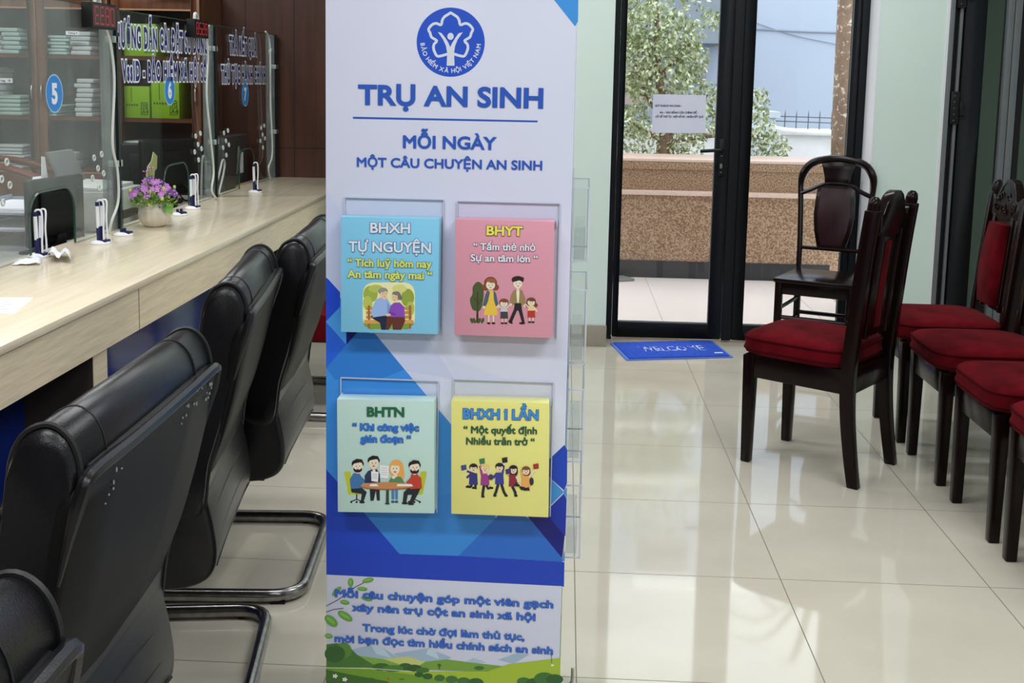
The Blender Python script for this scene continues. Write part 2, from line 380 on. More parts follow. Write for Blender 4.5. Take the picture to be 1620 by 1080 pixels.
a = onY(1113, 40, 16.0); b = onY(1142, 72, 16.0)
f = MB(); f.box(a.x, b.x + .1, 15.6, 16.5, b.z, a.z); bp('balcony_box', f, mat('beige_render', (206, 192, 176), .9))
a = onY(1104, 100, 16.4); b = onY(1117, 133, 16.4)
f = MB(); f.box(a.x, b.x, 16.44, 16.52, b.z, a.z); bp('window', f, mat('window_grey', (150, 152, 158), .5))
a = onY(960, 100, 15.5); b = onY(1017, 165, 15.5)
f = MB(); f.box(-2, b.x, 15.2, 16.5, b.z, a.z); bp('lower_wing', f, mat('taupe_render', (160, 146, 140), .9))
# boundary wall
bw = thing('boundary_wall', (2, 12.2, -.1), 'low white boundary wall with iron spikes behind the planter', 'wall')
def wp(name, mb, m, **k):
    mb.v = [p - Vector((2, 12.2, -.1)) for p in mb.v]; return mb.build(name, m, parent=bw, **k)
zt = onY(1280, 208, 12.0).z
f = MB(); f.box(-3, 4.6, 12, 12.3, -.1, zt); wp('wall_body', f, mat('boundary_white', (226, 226, 232), .9))
f = MB(); f.box(-3, 4.6, 11.93, 12.35, zt - .04, zt + .02); wp('coping', f, mat('coping_grey', (205, 205, 210), .9), bevel=.01)
x0 = onY(1192, 200, 12).x; x1 = onY(1224, 200, 12).x; zz = onY(1205, 176, 12).z
f = MB(); f.box(x0, x1, 11.9, 12.4, -.1, zz - .05); f.box(x0 - .04, x1 + .04, 11.86, 12.44, zz - .06, zz); wp('gate_post', f, mat('post_grey', (196, 206, 220), .9))
rail = mat('rail_iron', (90, 96, 108), .5)
for u in (1242, 1260, 1279, 1297, 1316):
    p = onY(u, 185, 12.1); f = MB(); f.tube([(p.x, 12.1, zt), (p.x, 12.1, zt + .16)], .006, 6); f.tube([(p.x, 12.1, zt + .16), (p.x, 12.1, zt + .22)], .007, 6, taper=(1, .1)); wp('spike', f, rail)
f = MB()
f.tube([(x1, 12.1, zt + .1), (4.6, 12.1, zt + .06)], .006, 6); f.tube([(x1, 12.1, zt + .15), (4.6, 12.1, zt + .12)], .006, 6); wp('rail', f, rail)
def cable(pts, r, label):
    f = MB(); f.tube(smooth_path(pts, 6), r, 6); bp('wall_cable', f, mat('cable_grey', (140, 150, 165), .7))
cable([onY(1150, 46, 16.48), onY(1190, 46, 16.48), onY(1270, 50, 16.48), onY(1400, 54, 16.48)], .012, 'thicker level overhead cable crossing the blue house front')
cable([onY(1190, 34, 16.48), onY(1265, 58, 16.48), onY(1400, 84, 16.48)], .006, 'thin sloping overhead cable crossing the blue house front')
f = MB(); f.tube(smooth_path([onY(1200, 198, 11.95), onY(1260, 208, 11.95), onY(1400, 214, 11.95)], 6), .03, 8); wp('wall_pipe', f, mat('pipe_white', (235, 235, 238), .5))
# trees
LEAF = mat('leaf_green', (148, 158, 112), .45, var=.35, vscale=9); BARK = mat('lichen_bark', (128, 104, 88), .9, var=.3, vscale=22, stretch=(1, 1, .4))
def lichen_bark():
    m = mat('palm_bark', (134, 108, 92), .9, var=.22, vscale=14, stretch=(1, 1, .5)); N = m.node_tree.nodes; L = m.node_tree.links
    n = N.new('ShaderNodeTexNoise'); n.inputs['Scale'].default_value = 26; n.inputs['Detail'].default_value = 5; n.inputs['Roughness'].default_value = .65
    L.new([q for q in N if q.type == 'TEX_COORD'][0].outputs['Object'], n.inputs['Vector'])
    c = N.new('ShaderNodeValToRGB'); c.color_ramp.elements[0].position = .57; c.color_ramp.elements[1].position = .64; L.new(n.outputs['Fac'], c.inputs[0])
    mx = N.new('ShaderNodeMix'); mx.data_type = 'RGBA'; L.new(c.outputs['Color'], mx.inputs['Factor']); L.new([q for q in N if q.type == 'VALTORGB' and q != c][0].outputs['Color'], mx.inputs['A']); mx.inputs['B'].default_value = rgb(214, 204, 192)
    L.new(mx.outputs['Result'], N['Principled BSDF'].inputs['Base Color']); return m
LEAF2 = mat('leaf_pale', (214, 222, 192), .4, var=.2, vscale=9)
def leaves(mb, c, r, n, s=.045):
    for _ in range(n):
        while 1:
            p = Vector([random.uniform(-1, 1) for _ in range(3)])
            if p.length < 1: break
        p = Vector(c) + Vector((p.x * r[0], p.y * r[1], p.z * r[2]))
        d = Vector([random.gauss(0, 1) for _ in range(3)]); d.z -= .9; d.normalize()
        q = Vector([random.gauss(0, 1) for _ in range(3)]); q = (q - d * q.dot(d)).normalized()
        L_ = s * random.uniform(.7, 1.4); w_ = L_ * .26
        mb.add([p, p + d * L_ * .5 + q * w_, p + d * L_, p + d * L_ * .5 - q * w_], [(0, 1, 2, 3)], random.random() < .45)
tc = onY(1050, 250, 9.4)
tree = thing('ficus_tree', (tc.x, 9.4, .7), 'bushy small leaved green tree growing in the granite planter', 'tree')
off = Vector((tc.x, 9.4, .7)); mb = MB()
for u, v, r, n in [(985, 60, 34, 300), (1000, 130, 24, 180), (1030, 40, 46, 520), (1075, 60, 40, 430), (1008, 85, 42, 430), (1050, 110, 48, 520), (1095, 95, 30, 220), (1020, 140, 30, 190), (1000, 190, 28, 260), (1015, 220, 34, 240),
                   (1085, 225, 34, 260), (1115, 190, 28, 200), (1125, 150, 22, 120), (1125, 30, 18, 80), (1195, 160, 24, 150), (1200, 205, 28, 220), (1225, 232, 24, 170), (1195, 245, 22, 120), (1000, 20, 40, 300), (1060, -20, 60, 420), (1090, 130, 26, 150)]:
    c = onY(u, v, 9.4); q = r * 9.4 / F; leaves(mb, c, (q, q * 1.3, q), int(n * 1.5), .04)
mb.v = [p - off for p in mb.v]; fo = flatbuild(mb, 'foliage', [LEAF, LEAF2], tree)
mb = MB(); P = lambda u, v, dy=0: onY(u, v, 9.4 + dy) - off
mb.tube([P(1052, 262), P(1052, 240), P(1054, 205, .05), P(1046, 150), P(1038, 80), P(1040, 10)], .075, 8, taper=(1.5, 1, .7, .5, .35, .2))
for a, b, c in [((1054, 215), (1090, 180), (1120, 150)), ((1052, 190), (1020, 150), (1005, 100)), ((1044, 120), (1075, 90), (1100, 60)), ((1054, 225), (1130, 215), (1215, 215)), ((1052, 225), (1015, 205), (995, 190))]:
    mb.tube(smooth_path([P(*a), P(*b), P(*c)], 4), .02, 6, taper=[1 - .08 * i for i in range(9)])
mb.build('trunk', BARK, tree)
a = onY(1333, 250, 9.6); off = Vector((a.x, 9.6, .6))
tr2 = thing('palm_tree', off, 'straight pale brown lichen spotted tree trunk by the right door pane', 'tree')
mb = MB(); pts = [onY(1331, 270, 9.6), onY(1333, 200, 9.6), onY(1338, 100, 9.6), onY(1343, 0, 9.6), onY(1350, -140, 9.6)]
mb.tube([p - off for p in smooth_path(pts, 4)], 17 * 9.6 / F, 14); mb.build('trunk', lichen_bark(), tr2)
mb = MB(); top = pts[-1] - off
for i in range(9):
    an = i * .7; mb.tube(smooth_path([top, top + Vector((math.cos(an) * .5, math.sin(an) * .5, .5)), top + Vector((math.cos(an) * 1.1, math.sin(an) * 1.1, .25))], 4), .05, 5, taper=[1 - .11 * j for j in range(9)], ry=.015)
mb.build('fronds', LEAF, tr2)
# ================================================================== THE INFORMATION PILLAR
PR = -.0115                                            # the pillar is turned by two thirds of a degree
PW, PDEP, PH = .480, .42, 1.86
pc = Vector((-.4645, 2.19, 0))                         # front left foot of the pillar
ax = Vector((math.cos(PR), math.sin(PR), 0)); ay = Vector((-math.sin(PR), math.cos(PR), 0))
proot = pc + ax * (PW / 2) + ay * (PDEP / 2)
pillar = thing('information_pillar', proot, 'tall white and blue four sided information pillar with booklet holders', 'display stand', rz=PR)
def PL(u, v, d=0):                                     # point of the plane d in front of the face, in the pillar's own axes
    r = ray(u, v); p0 = pc - ay * d; t = (p0 - O).dot(ay) / r.dot(ay); p = O + r * t - proot
    return Vector((p.dot(ax), p.dot(ay), p.z))
KW = .78
PWHITE = mat('pillar_white', (199, 203, 238), .38, var=.01, k=KW)
def ink(r, g, b): return mat('ink_%02x%02x%02x' % (r, g, b), (r, g, b), .38, var=.02, vscale=3, k=KW)
MB().box(-PW / 2, PW / 2, -PDEP / 2, PDEP / 2, .02, PH).build('body', PWHITE, pillar, bevel=.0012)
MB().box(-PW / 2 + .02, PW / 2 - .02, -PDEP / 2 + .02, PDEP / 2 - .02, 0, .02).build('plinth', BLACK, pillar)
fc = MB(); fc.tube(fillet([(PW / 2 - .01, PDEP / 2 - .06, .004), (PW / 2 + .03, PDEP / 2 - .06, .004), (PW / 2 + .03, PDEP / 2 - .06, .05)], .02), .004, 8); fc.build('foot_bracket', mat('bracket_steel', (200, 200, 200), .3, metal=.8), pillar)
class Print:                                           # flat print: coloured shapes on a face, later ones above earlier ones
    def __init__(s, conv, lift=.0002, step=.00002): s.mb = MB(); s.cols = []; s.c = conv; s.l = lift; s.st = step
    def ci(s, col):
        if col not in s.cols: s.cols.append(col)
        return s.cols.index(col)
    def poly(s, col, pts):
        P = [s.c(u, v) for u, v in pts]; s.l += s.st; P = [p + Vector((0, -s.l, 0)) for p in P]
        n = Vector((0, 0, 0))
        for i in range(len(P)): n += P[i].cross(P[(i + 1) % len(P)])
        if n.y > 0: P.reverse()
        s.mb.poly(P, s.ci(col)); return s
    def ell(s, col, cx, cy, rx, ry=None, rot=0, n=20, a0=0, a1=360):
        ry = rx if ry is None else ry; c, sn = math.cos(math.radians(rot)), math.sin(math.radians(rot)); pts = []
        m = n if a1 - a0 == 360 else n + 1
        for i in range(m):
            t = math.radians(a0 + (a1 - a0) * i / n); x, y = rx * math.cos(t), ry * math.sin(t); pts.append((cx + x * c - y * sn, cy + x * sn + y * c))
        return s.poly(col, pts)
    def line(s, col, pts, w, cyc=False):               # stroke as one strip of quads
        n = len(pts); s.l += s.st; vs = []; ci = s.ci(col)
        for i in range(n):
            a = pts[i - 1] if (i > 0 or cyc) else pts[i]; b = pts[(i + 1) % n] if (i < n - 1 or cyc) else pts[i]
            dx, dy = b[0] - a[0], b[1] - a[1]; q = math.hypot(dx, dy) or 1; nx, ny = -dy / q * w / 2, dx / q * w / 2
            vs += [s.c(pts[i][0] + nx, pts[i][1] + ny) + Vector((0, -s.l, 0)), s.c(pts[i][0] - nx, pts[i][1] - ny) + Vector((0, -s.l, 0))]
        s.mb.add(vs, [(2 * i, 2 * i + 1, 2 * ((i + 1) % n) + 1, 2 * ((i + 1) % n)) for i in range(n if cyc else n - 1)], ci); return s
    def done(s, name, parent): return flatbuild(s.mb, name, [ink(*c) for c in s.cols], parent)
def zoomer(k, ox, oy, d=0): return lambda x, y: PL(ox + x * k, oy + y * k, d)
pf = lambda u, v: PL(u, v)
# blue facets of the front print
ROY, MID, NAVY, DEEP, SKY = (30, 72, 200), (58, 136, 216), (12, 22, 116), (24, 62, 178), (70, 148, 220)
P = Print(pf)
LX, RX = 515.6, 914
P.poly((190, 196, 226), [(516, 440), (516, 300), (640, 480), (720, 600), (640, 585)])
P.poly((196, 201, 228), [(700, 560), (800, 600), (893, 720), (869, 726), (760, 660)])
P.poly((62, 142, 218), [(875, -2), (909.7, 41.7), (914.5, 34), (915, -2)])
P.poly(MID, [(515.9, 505), (538, 470), (560, 500), (640, 584), (712, 669), (784, 760), (784, 819.6), (725.4, 879), (632, 875.8), (516, 743)])
P.poly(ROY, [(515.8, 439), (518.7, 440.7), (538, 462), (538, 485), (520, 504), (515.8, 508)])
P.poly(SKY, [(520, 504), (538, 485), (548, 510), (548, 545), (515.8, 509)])
P.poly((38, 92, 208), [(515.9, 509), (548, 545), (515.9, 582)])
P.poly(NAVY, [(548, 520), (566, 522), (564, 527), (548, 545)])
P.poly((46, 118, 200), [(548, 545), (564, 527), (593, 527), (640, 584), (600, 600), (530, 600), (516, 582)])
P.poly(DEEP, [(516, 742), (533, 761), (577.5, 812.5), (632, 875.8), (516.2, 871.5)])
P.poly((52, 128, 206), [(577.5, 812.5), (712, 780), (784, 819.6), (725.4, 879), (632, 875.8)])
P.poly((40, 100, 190), [(725.4, 879), (784, 819.6), (800, 800), (839, 821), (889.7, 883), (889.7, 888.5)])
P.poly(NAVY, [(832, 813), (867, 812), (893.4, 847), (889, 882)])
P.poly(DEEP, [(860, 700), (869, 726), (893, 703.4), (897.6, 712), (897, 764), (892, 775), (866, 752)])
P.poly((58, 132, 206), [(866, 752), (892, 778), (866, 804)]); P.poly((58, 132, 206), [(892, 778), (897, 770), (896.6, 790)])
P.poly((20, 46, 158), [(866, 806), (892, 780.5), (896.5, 790), (894.6, 848), (866, 815)])
P.poly((58, 132, 206), [(889.5, 887), (893.6, 870), (893.4, 888)])
P.poly((26, 60, 176), [(516.2, 871.4), (631.7, 875.8), (725.4, 879), (889.7, 888.5), (893, 889), (892.3, 928), (889, 926.6), (516.4, 908.3)])
P.done('facet_print', pillar)
# landscape at the foot of the face
z = zoomer(.2716, 500, 860); P = Print(z, .0003)
P.poly((150, 172, 192), [(200, 620), (320, 587), (385, 601), (470, 660), (540, 690), (240, 680)]).poly((176, 194, 208), [(320, 587), (385, 601), (440, 665), (350, 640)])
P.poly((150, 172, 192), [(450, 640), (655, 607), (700, 625), (790, 662), (720, 690), (520, 690)]).poly((178, 196, 210), [(655, 607), (700, 625), (718, 672), (640, 640)])
P.poly((150, 172, 192), [(1060, 675), (1160, 640), (1245, 642), (1150, 700), (1120, 690)]).poly((160, 182, 198), [(860, 690), (920, 665), (990, 690)])
P.poly((186, 192, 116), [(380, 670), (540, 655), (640, 690), (560, 740)])
P.poly((120, 160, 62), [(240, 650), (400, 672), (600, 740), (300, 760)]).poly((112, 150, 60), [(560, 730), (640, 685), (760, 672), (900, 690), (1090, 712), (1000, 745)])
P.poly((66, 112, 48), [(60, 585), (120, 578), (185, 590), (240, 645), (330, 700), (420, 740), (60, 740)]).ell((82, 128, 56), 160, 620, 48, 46).ell((50, 92, 44), 110, 640, 60, 50)
P.poly((154, 178, 52), [(60, 720), (300, 722), (560, 742), (1000, 742), (1120, 700), (1422, 664), (1424, 812), (58, 812)])
P.ell((48, 92, 42), 520, 715, 40, 22).ell((44, 84, 40), 570, 722, 46, 20).ell((60, 104, 48), 620, 735, 40, 16).ell((54, 98, 44), 380, 715, 50, 22).ell((72, 118, 50), 450, 725, 60, 20).ell((60, 104, 48), 950, 722, 30, 12)
P.poly((54, 98, 44), [(714, 705), (722, 705), (722, 728), (714, 728)]).ell((54, 98, 44), 718, 706, 11, 9)
P.poly((106, 148, 44), [(58, 722), (320, 730), (560, 760), (860, 812), (58, 812)])
P.poly((58, 100, 40), [(58, 730), (200, 760), (420, 800), (430, 812), (58, 812)])
for x, y, r in [(600, 752, 26), (650, 762, 30), (720, 772, 32), (790, 780, 36), (860, 792, 40), (930, 800, 46), (1210, 792, 40), (1270, 800, 46), (1330, 775, 60), (1390, 780, 50)]: P.ell((44, 88, 44) if r % 4 else (58, 106, 50), x, y + 8, r, r * .6)
P.line((250, 250, 245), [(60, 720), (300, 722), (560, 742)], 3)
for x, y in ((112, 768), (168, 788)):
    for k in range(5): P.ell((240, 244, 232), x + 9 * math.cos(k * 1.257), y + 7 * math.sin(k * 1.257), 7, 4.5, rot=k * 72)
    P.ell((230, 210, 90), x, y, 4, 3)
P.ell((196, 70, 46), 420, 783, 9, 6).ell((60, 100, 50), 325, 782, 14, 4).ell((60, 100, 50), 500, 786, 14, 4)
P.line((70, 110, 50), [(1372, 640), (1372, 690)], 3); P.ell((80, 110, 160), 1372, 640, 9, 8); P.ell((240, 240, 230), 1377, 705, 9, 6)
P.done('landscape_print', pillar)
# leafy twig
P = Print(z, .0005)
P.line((60, 50, 60), [(58, 362), (120, 330), (165, 300), (230, 250), (300, 215)], 4).line((60, 50, 60), [(58, 398), (100, 382), (160, 374)], 4).line((60, 50, 60), [(205, 262), (204, 215)], 3)
for x, y, rx, ry, ro in [(202, 224, 26, 17, 90), (303, 212, 34, 15, -12), (270, 262, 30, 12, 5), (120, 275, 36, 14, -45), (296, 318, 34, 14, 15), (168, 340, 28, 13, 10), (170, 420, 50, 22, 32), (88, 448, 46, 26, 40), (74, 536, 24, 14, 10)]:
    P.ell((96, 150, 62), x, y, rx, ry, ro, 12); P.ell((120, 172, 84), x - 2, y - 3, rx * .7, ry * .4, ro, 10)
P.done('twig_print', pillar)
# the side face carries the same band and meadow
sd = MB(); xs = PW / 2 + .0004
za, zb, zc = PL(892, 889).z, PL(892, 927).z, PL(889, 1022).z
sd.poly([(xs, -PDEP / 2 + .002, zb), (xs, PDEP / 2 - .002, zb), (xs, PDEP / 2 - .002, za + .2), (xs, -PDEP / 2 + .002, za + .15)], 0)
sd.poly([(xs, -PDEP / 2 + .002, .02), (xs, PDEP / 2 - .002, .02), (xs, PDEP / 2 - .002, zc + .03), (xs, -PDEP / 2 + .002, zc)], 1)
sd.poly([(xs, -PDEP / 2 + .002, za + .15), (xs, PDEP / 2 - .002, za + .2), (xs, PDEP / 2 - .002, za + .38), (xs, 0, za + .26), (xs, -PDEP / 2 + .002, za + .46)], 3)
for i in range(6): sd.poly([(xs + .0002, -PDEP / 2 + .03 + .06 * i, .05 + .04 * (i % 3)), (xs + .0002, -PDEP / 2 + .09 + .06 * i, .05 + .04 * (i % 3)), (xs + .0002, -PDEP / 2 + .06 + .06 * i, .16 + .05 * (i % 2))], 2)
flatbuild(sd, 'side_print', [ink(26, 60, 176), ink(128, 160, 58), ink(54, 98, 44), ink(58, 136, 216)], pillar)
# emblem
z = zoomer(.27778, 500, 0); P = Print(z, .0003)
EB, EW = (34, 78, 190), (204, 209, 236)
P.ell(EB, 767, 240, 194, 197, n=56)
half = [(767, 72), (785, 84), (803, 96), (815, 115), (822, 142), (848, 133), (872, 140), (893, 166), (884, 188), (876, 212), (846, 232), (862, 252), (864, 280), (846, 318), (822, 318), (800, 312), (781, 306)]
sm = [(p.x, p.y) for p in smooth_path([(x, y, 0) for x, y in half], 3)]
full = [(1534 - x, y) for x, y in reversed(sm[1:])] + sm
P.line(EW, full, 15)
P.poly(EW, [(694, 182), (714, 188), (736, 215), (752, 240), (764, 268), (778, 240), (796, 212), (812, 190), (836, 183), (806, 226), (792, 262), (786, 300), (789, 374), (744, 374), (747, 300), (740, 262), (724, 226)])
P.ell(EB, 766, 207, 24, 24); P.ell(EW, 766, 207, 18, 20)
em = P.done('emblem', pillar)
tb = MB(); ring = 'BẢO HIỂM XÃ HỘI VIỆT NAM'; c0 = z(767, 240); k = (z(867, 240) - c0).x / 100
adv = {}
for ch in set(ring):
    if ch == ' ': adv[ch] = .34
    else: V, _ = _text(ch, .02); adv[ch] = max(v.x for v in V) - min(v.x for v in V) + .12
tot = sum(adv[ch] for ch in ring); R_ = 172; size = 34; a = 178; span = -176
for ch in ring:
    st = adv[ch] / tot * span; mid = a + st / 2; a += st
    if ch == ' ': continue
    V, Fs = _text(ch, .025); xm = (max(v.x for v in V) + min(v.x for v in V)) / 2; t = math.radians(mid)
    ex = Vector((math.sin(t), 0, math.cos(t))); ez = Vector((-math.cos(t), 0, math.sin(t)))       # along the arc, and towards the centre
    base = Vector((math.cos(t), 0, -math.sin(t))) * R_ * k
    sc = size * k
    tb.add([c0 + base + (ex * (v.x - xm) + ez * v.y) * sc + Vector((0, -.0006, 0)) for v in V], Fs, 0)
flatbuild(tb, 'emblem_lettering', [ink(*EW)], em)
# lettering on the face
def lettering(name, lines, cols, lift=.0018, d=0, parent=None, org=None):
    mb = MB()
    for body, l, r, cap, layers in lines:
        A, B = PL(*l, d), PL(*r, d); mx, my = (l[0] + r[0]) / 2, (l[1] + r[1]) / 2
        cz = PL(mx, my - cap, d).z - PL(mx, my, d).z
        text_on(mb, body, A, B, cz, (0, -1, 0), lift, layers)
    if org is not None: mb.v = [p - org for p in mb.v]
    return flatbuild(mb, name, [ink(*c) for c in cols], parent or pillar)
TB, OUT, LB = (40, 84, 178), (34, 54, 140), (40, 104, 200)
lettering('title_lettering', [('TRỤ AN SINH', (566.5, 164.2), (859.3, 170.3), 29.5, [(.034, 0)])], [TB])
lettering('subtitle_lettering', [('MỖI NGÀY', (637.5, 233.3), (786, 236.3), 18.8, [(.03, 0)]), ('MỘT CÂU CHUYỆN AN SINH', (564.7, 263), (857.8, 268.8), 14, [(.026, 0)])], [TB])
P = Print(pf, .0003); P.poly(TB, [(558.4, 184.6), (850.6, 190.6), (850.6, 193.4), (558.4, 187.8)]); P.done('title_rule', pillar)
OL = [(.044, 0), (.014, 1)]
lettering('slogan_lettering', [('Mỗi câu chuyện góp một viên gạch', (530.4, 942.8), (874.8, 961), 11.2, OL), ('xây nên trụ cột an sinh xã hội', (557.8, 965), (846.8, 980.9), 11, OL),
    ('Trong lúc chờ đợi làm thủ tục,', (573.9, 997), (829.5, 1012), 10.6, OL), ('mời bạn đọc tìm hiểu chính sách an sinh', (529.9, 1014), (874.3, 1033.8), 10.8, OL)], [OUT, LB])
# acrylic holders on the front and on the right side
ACR = glass('acrylic', (.992, .994, .998), .5)
ACE = mat('acrylic_edge', (186, 192, 204), .3, k=.8)
PAPER = mat('holder_paper', (206, 210, 214), .7, var=.15, vscale=30)
def holder(u0, v0, u1, v1, dep=.017):
    a, b = PL(u0, v0), PL(u1, v1); y = -PDEP / 2
    m = MB(); m.box(a.x, b.x, y - .0045, y - .0015, b.z, a.z)
    h = m.build('holder', ACR, pillar)
    m = MB(); t = .0009
    for bx in ((a.x - t, a.x + t, b.z, a.z), (b.x - t, b.x + t, b.z, a.z), (a.x, b.x, a.z - t, a.z + t)): m.box(bx[0], bx[1], y - .0055, y - .0012, bx[2], bx[3])
    for x in (a.x + .004, b.x - .004): m.box(x - t, x + t, y - .012, y - .004, a.z - .045, a.z - .03)
    m.build('holder_edge', ACE, h)
    m = MB(); m.box(a.x + .003, b.x - .003, y - .014, y - .0045, b.z, b.z + .02); m.build('holder_lip', ACR, h)
holder(546, 311.5, 700, 528); holder(724, 317.5, 880.5, 534); holder(540, 596.5, 691.5, 809); holder(718, 598.5, 870.5, 815)
for zb, ht, fy in ((1.073, .170, 1), (.868, .172, 0), (.665, .172, 1), (.462, .176, 0)):
    x = PW / 2; m = MB(); y0, y1 = -PDEP / 2 + .04, -PDEP / 2 + .26; t = .0012; T = .036
    m.box(x, x + .003, y0, y1, zb, zb + ht); m.box(x + T - .003, x + T, y0, y1, zb, zb + ht * .87)
    m.box(x, x + T, y0, y1, zb, zb + .003); m.box(x, x + T, y0, y0 + .003, zb, zb + ht * .87); m.box(x, x + T, y1 - .003, y1, zb, zb + ht * .87)
    h = m.build('holder', ACR, pillar)
    m = MB()
    for yy in (y0, y1):
        m.box(x + T - .003, x + T, yy - t, yy + t, zb, zb + ht * .87); m.box(x + .001, x + .003, yy - t, yy + t, zb, zb + ht); m.box(x, x + T, yy - t, yy + t, zb - t, zb + t); m.box(x, x + T, yy - t, yy + t, zb + ht * .87 - t, zb + ht * .87 + t)
    m.build('holder_edge', ACE, h)
    m = MB(); m.box(x + .006, x + T - .008, y0 + .012, y1 - .02, zb + .004, zb + ht * (.40 if fy else .34)); m.build('leaflet', glass('leaflet_film', (.9, .92, .92), .6, haze=.16), h)
# booklets standing in the front holders
BD = .045
def booklet(tl, tr_, br, bl, col, label, art, lines, lcols):
    y = -PDEP / 2; TL, TR, BR, BL = (PL(*q, BD) for q in (tl, tr_, br, bl)); base = (BL + BR) / 2; base.y = y - BD / 2
    wpos = proot + ax * base.x + ay * base.y + Vector((0, 0, base.z))
    bo = thing('booklet', wpos, label, 'booklet', 'cover booklets on the pillar', rz=PR)
    m = MB(); m.prism([q - base for q in (TL, TR, BR, BL)], (0, .038, 0), 0, 1)
    m.build('block', [ink(*col), ink(*[min(255, c + 12) for c in col])], bo, bevel=.0008)
    if art:
        k, oy = art[0]; cv = lambda u, v: PL(500 + u * k, oy + v * k, BD) - base
        P = Print(cv, .0002); art[1](P); P.done('cover_picture', bo)
    lettering('cover_lettering', lines, lcols, .0018, BD, bo, base)
def person(P, x, y, s, hair, shirt, skin=(240, 200, 170), long=False):
    if long: P.ell(hair, x, y + 6 * s, 23 * s, 30 * s)
    else: P.ell(hair, x, y - 8 * s, 20 * s, 17 * s)
    P.ell(skin, x, y, 16 * s, 19 * s); P.ell(hair, x, y - 13 * s, 17 * s, 9 * s)
    for q in (-6, 6): P.ell((40, 30, 30), x + q * s, y - 1 * s, 2 * s, 2.6 * s, n=8)
    P.ell((200, 90, 80), x, y + 9 * s, 4 * s, 1.8 * s, n=8)
def art_couple(P):
    rr = [(p.x, p.y) for p in fillet([(257, 545, 0), (545, 545, 0), (545, 806, 0), (257, 806, 0)], 70, 6, True)]
    P.poly((226, 226, 172), rr)
    for x, y, rx, ry, c in [(300, 610, 40, 46, (150, 168, 72)), (285, 660, 26, 40, (176, 188, 90)), (505, 630, 36, 50, (140, 160, 66)), (520, 690, 22, 40, (170, 184, 92)), (460, 580, 40, 24, (206, 206, 130)), (330, 580, 40, 22, (176, 186, 92))]: P.ell(c, x, y, rx, ry)
    P.poly((120, 150, 70), [(262, 770), (540, 770), (536, 780), (505, 804), (300, 804), (266, 784)])
    for y in (680, 704, 728): P.poly((190, 138, 74), [(276, y), (528, y), (528, y + 17), (276, y + 17)])
    for x in (286, 512): P.poly((150, 100, 52), [(x, 672), (x + 12, 672), (x + 12, 800), (x, 800)])
    P.poly((206, 152, 84), [(266, 752), (536, 752), (540, 772), (262, 772)])
    P.poly((34, 42, 66), [(318, 720), (392, 724), (406, 760), (398, 806), (360, 806), (352, 768), (318, 748), (302, 730)])
    P.poly((96, 52, 44), [(392, 728), (486, 728), (492, 756), (470, 806), (424, 806), (420, 772), (402, 806), (384, 806)])
    P.poly((146, 176, 226), [(330, 640), (356, 628), (392, 632), (414, 672), (408, 724), (314, 738), (302, 704)])
    P.poly((118, 148, 204), [(392, 650), (414, 690), (404, 726), (376, 730), (392, 712)])
    P.poly((132, 74, 180), [(412, 672), (432, 656), (462, 656), (486, 680), (490, 736), (410, 736), (400, 710)])
    P.poly((110, 56, 156), [(404, 706), (440, 716), (440, 726), (400, 724)])
    P.ell((232, 184, 150), 398, 724, 15, 8); P.poly((226, 178, 146), [(360, 618), (384, 618), (388, 640), (366, 640)])
    P.ell((128, 128, 128), 370, 594, 26, 20); P.ell((236, 190, 158), 374, 610, 20, 25); P.ell((140, 140, 140), 366, 588, 24, 11, -10)
    P.ell((112, 108, 108), 444, 618, 25, 24); P.ell((112, 108, 108), 464, 630, 12, 12); P.ell((236, 190, 158), 434, 628, 17, 21); P.ell((120, 116, 116), 442, 606, 22, 10, 10)
    for x, y in ((370, 606), (384, 606), (426, 626), (440, 626)): P.ell((50, 36, 34), x, y, 2, 2.4, n=8)
    P.ell((196, 92, 84), 378, 622, 5, 2, n=8); P.ell((196, 92, 84), 432, 640, 5, 2, n=8)
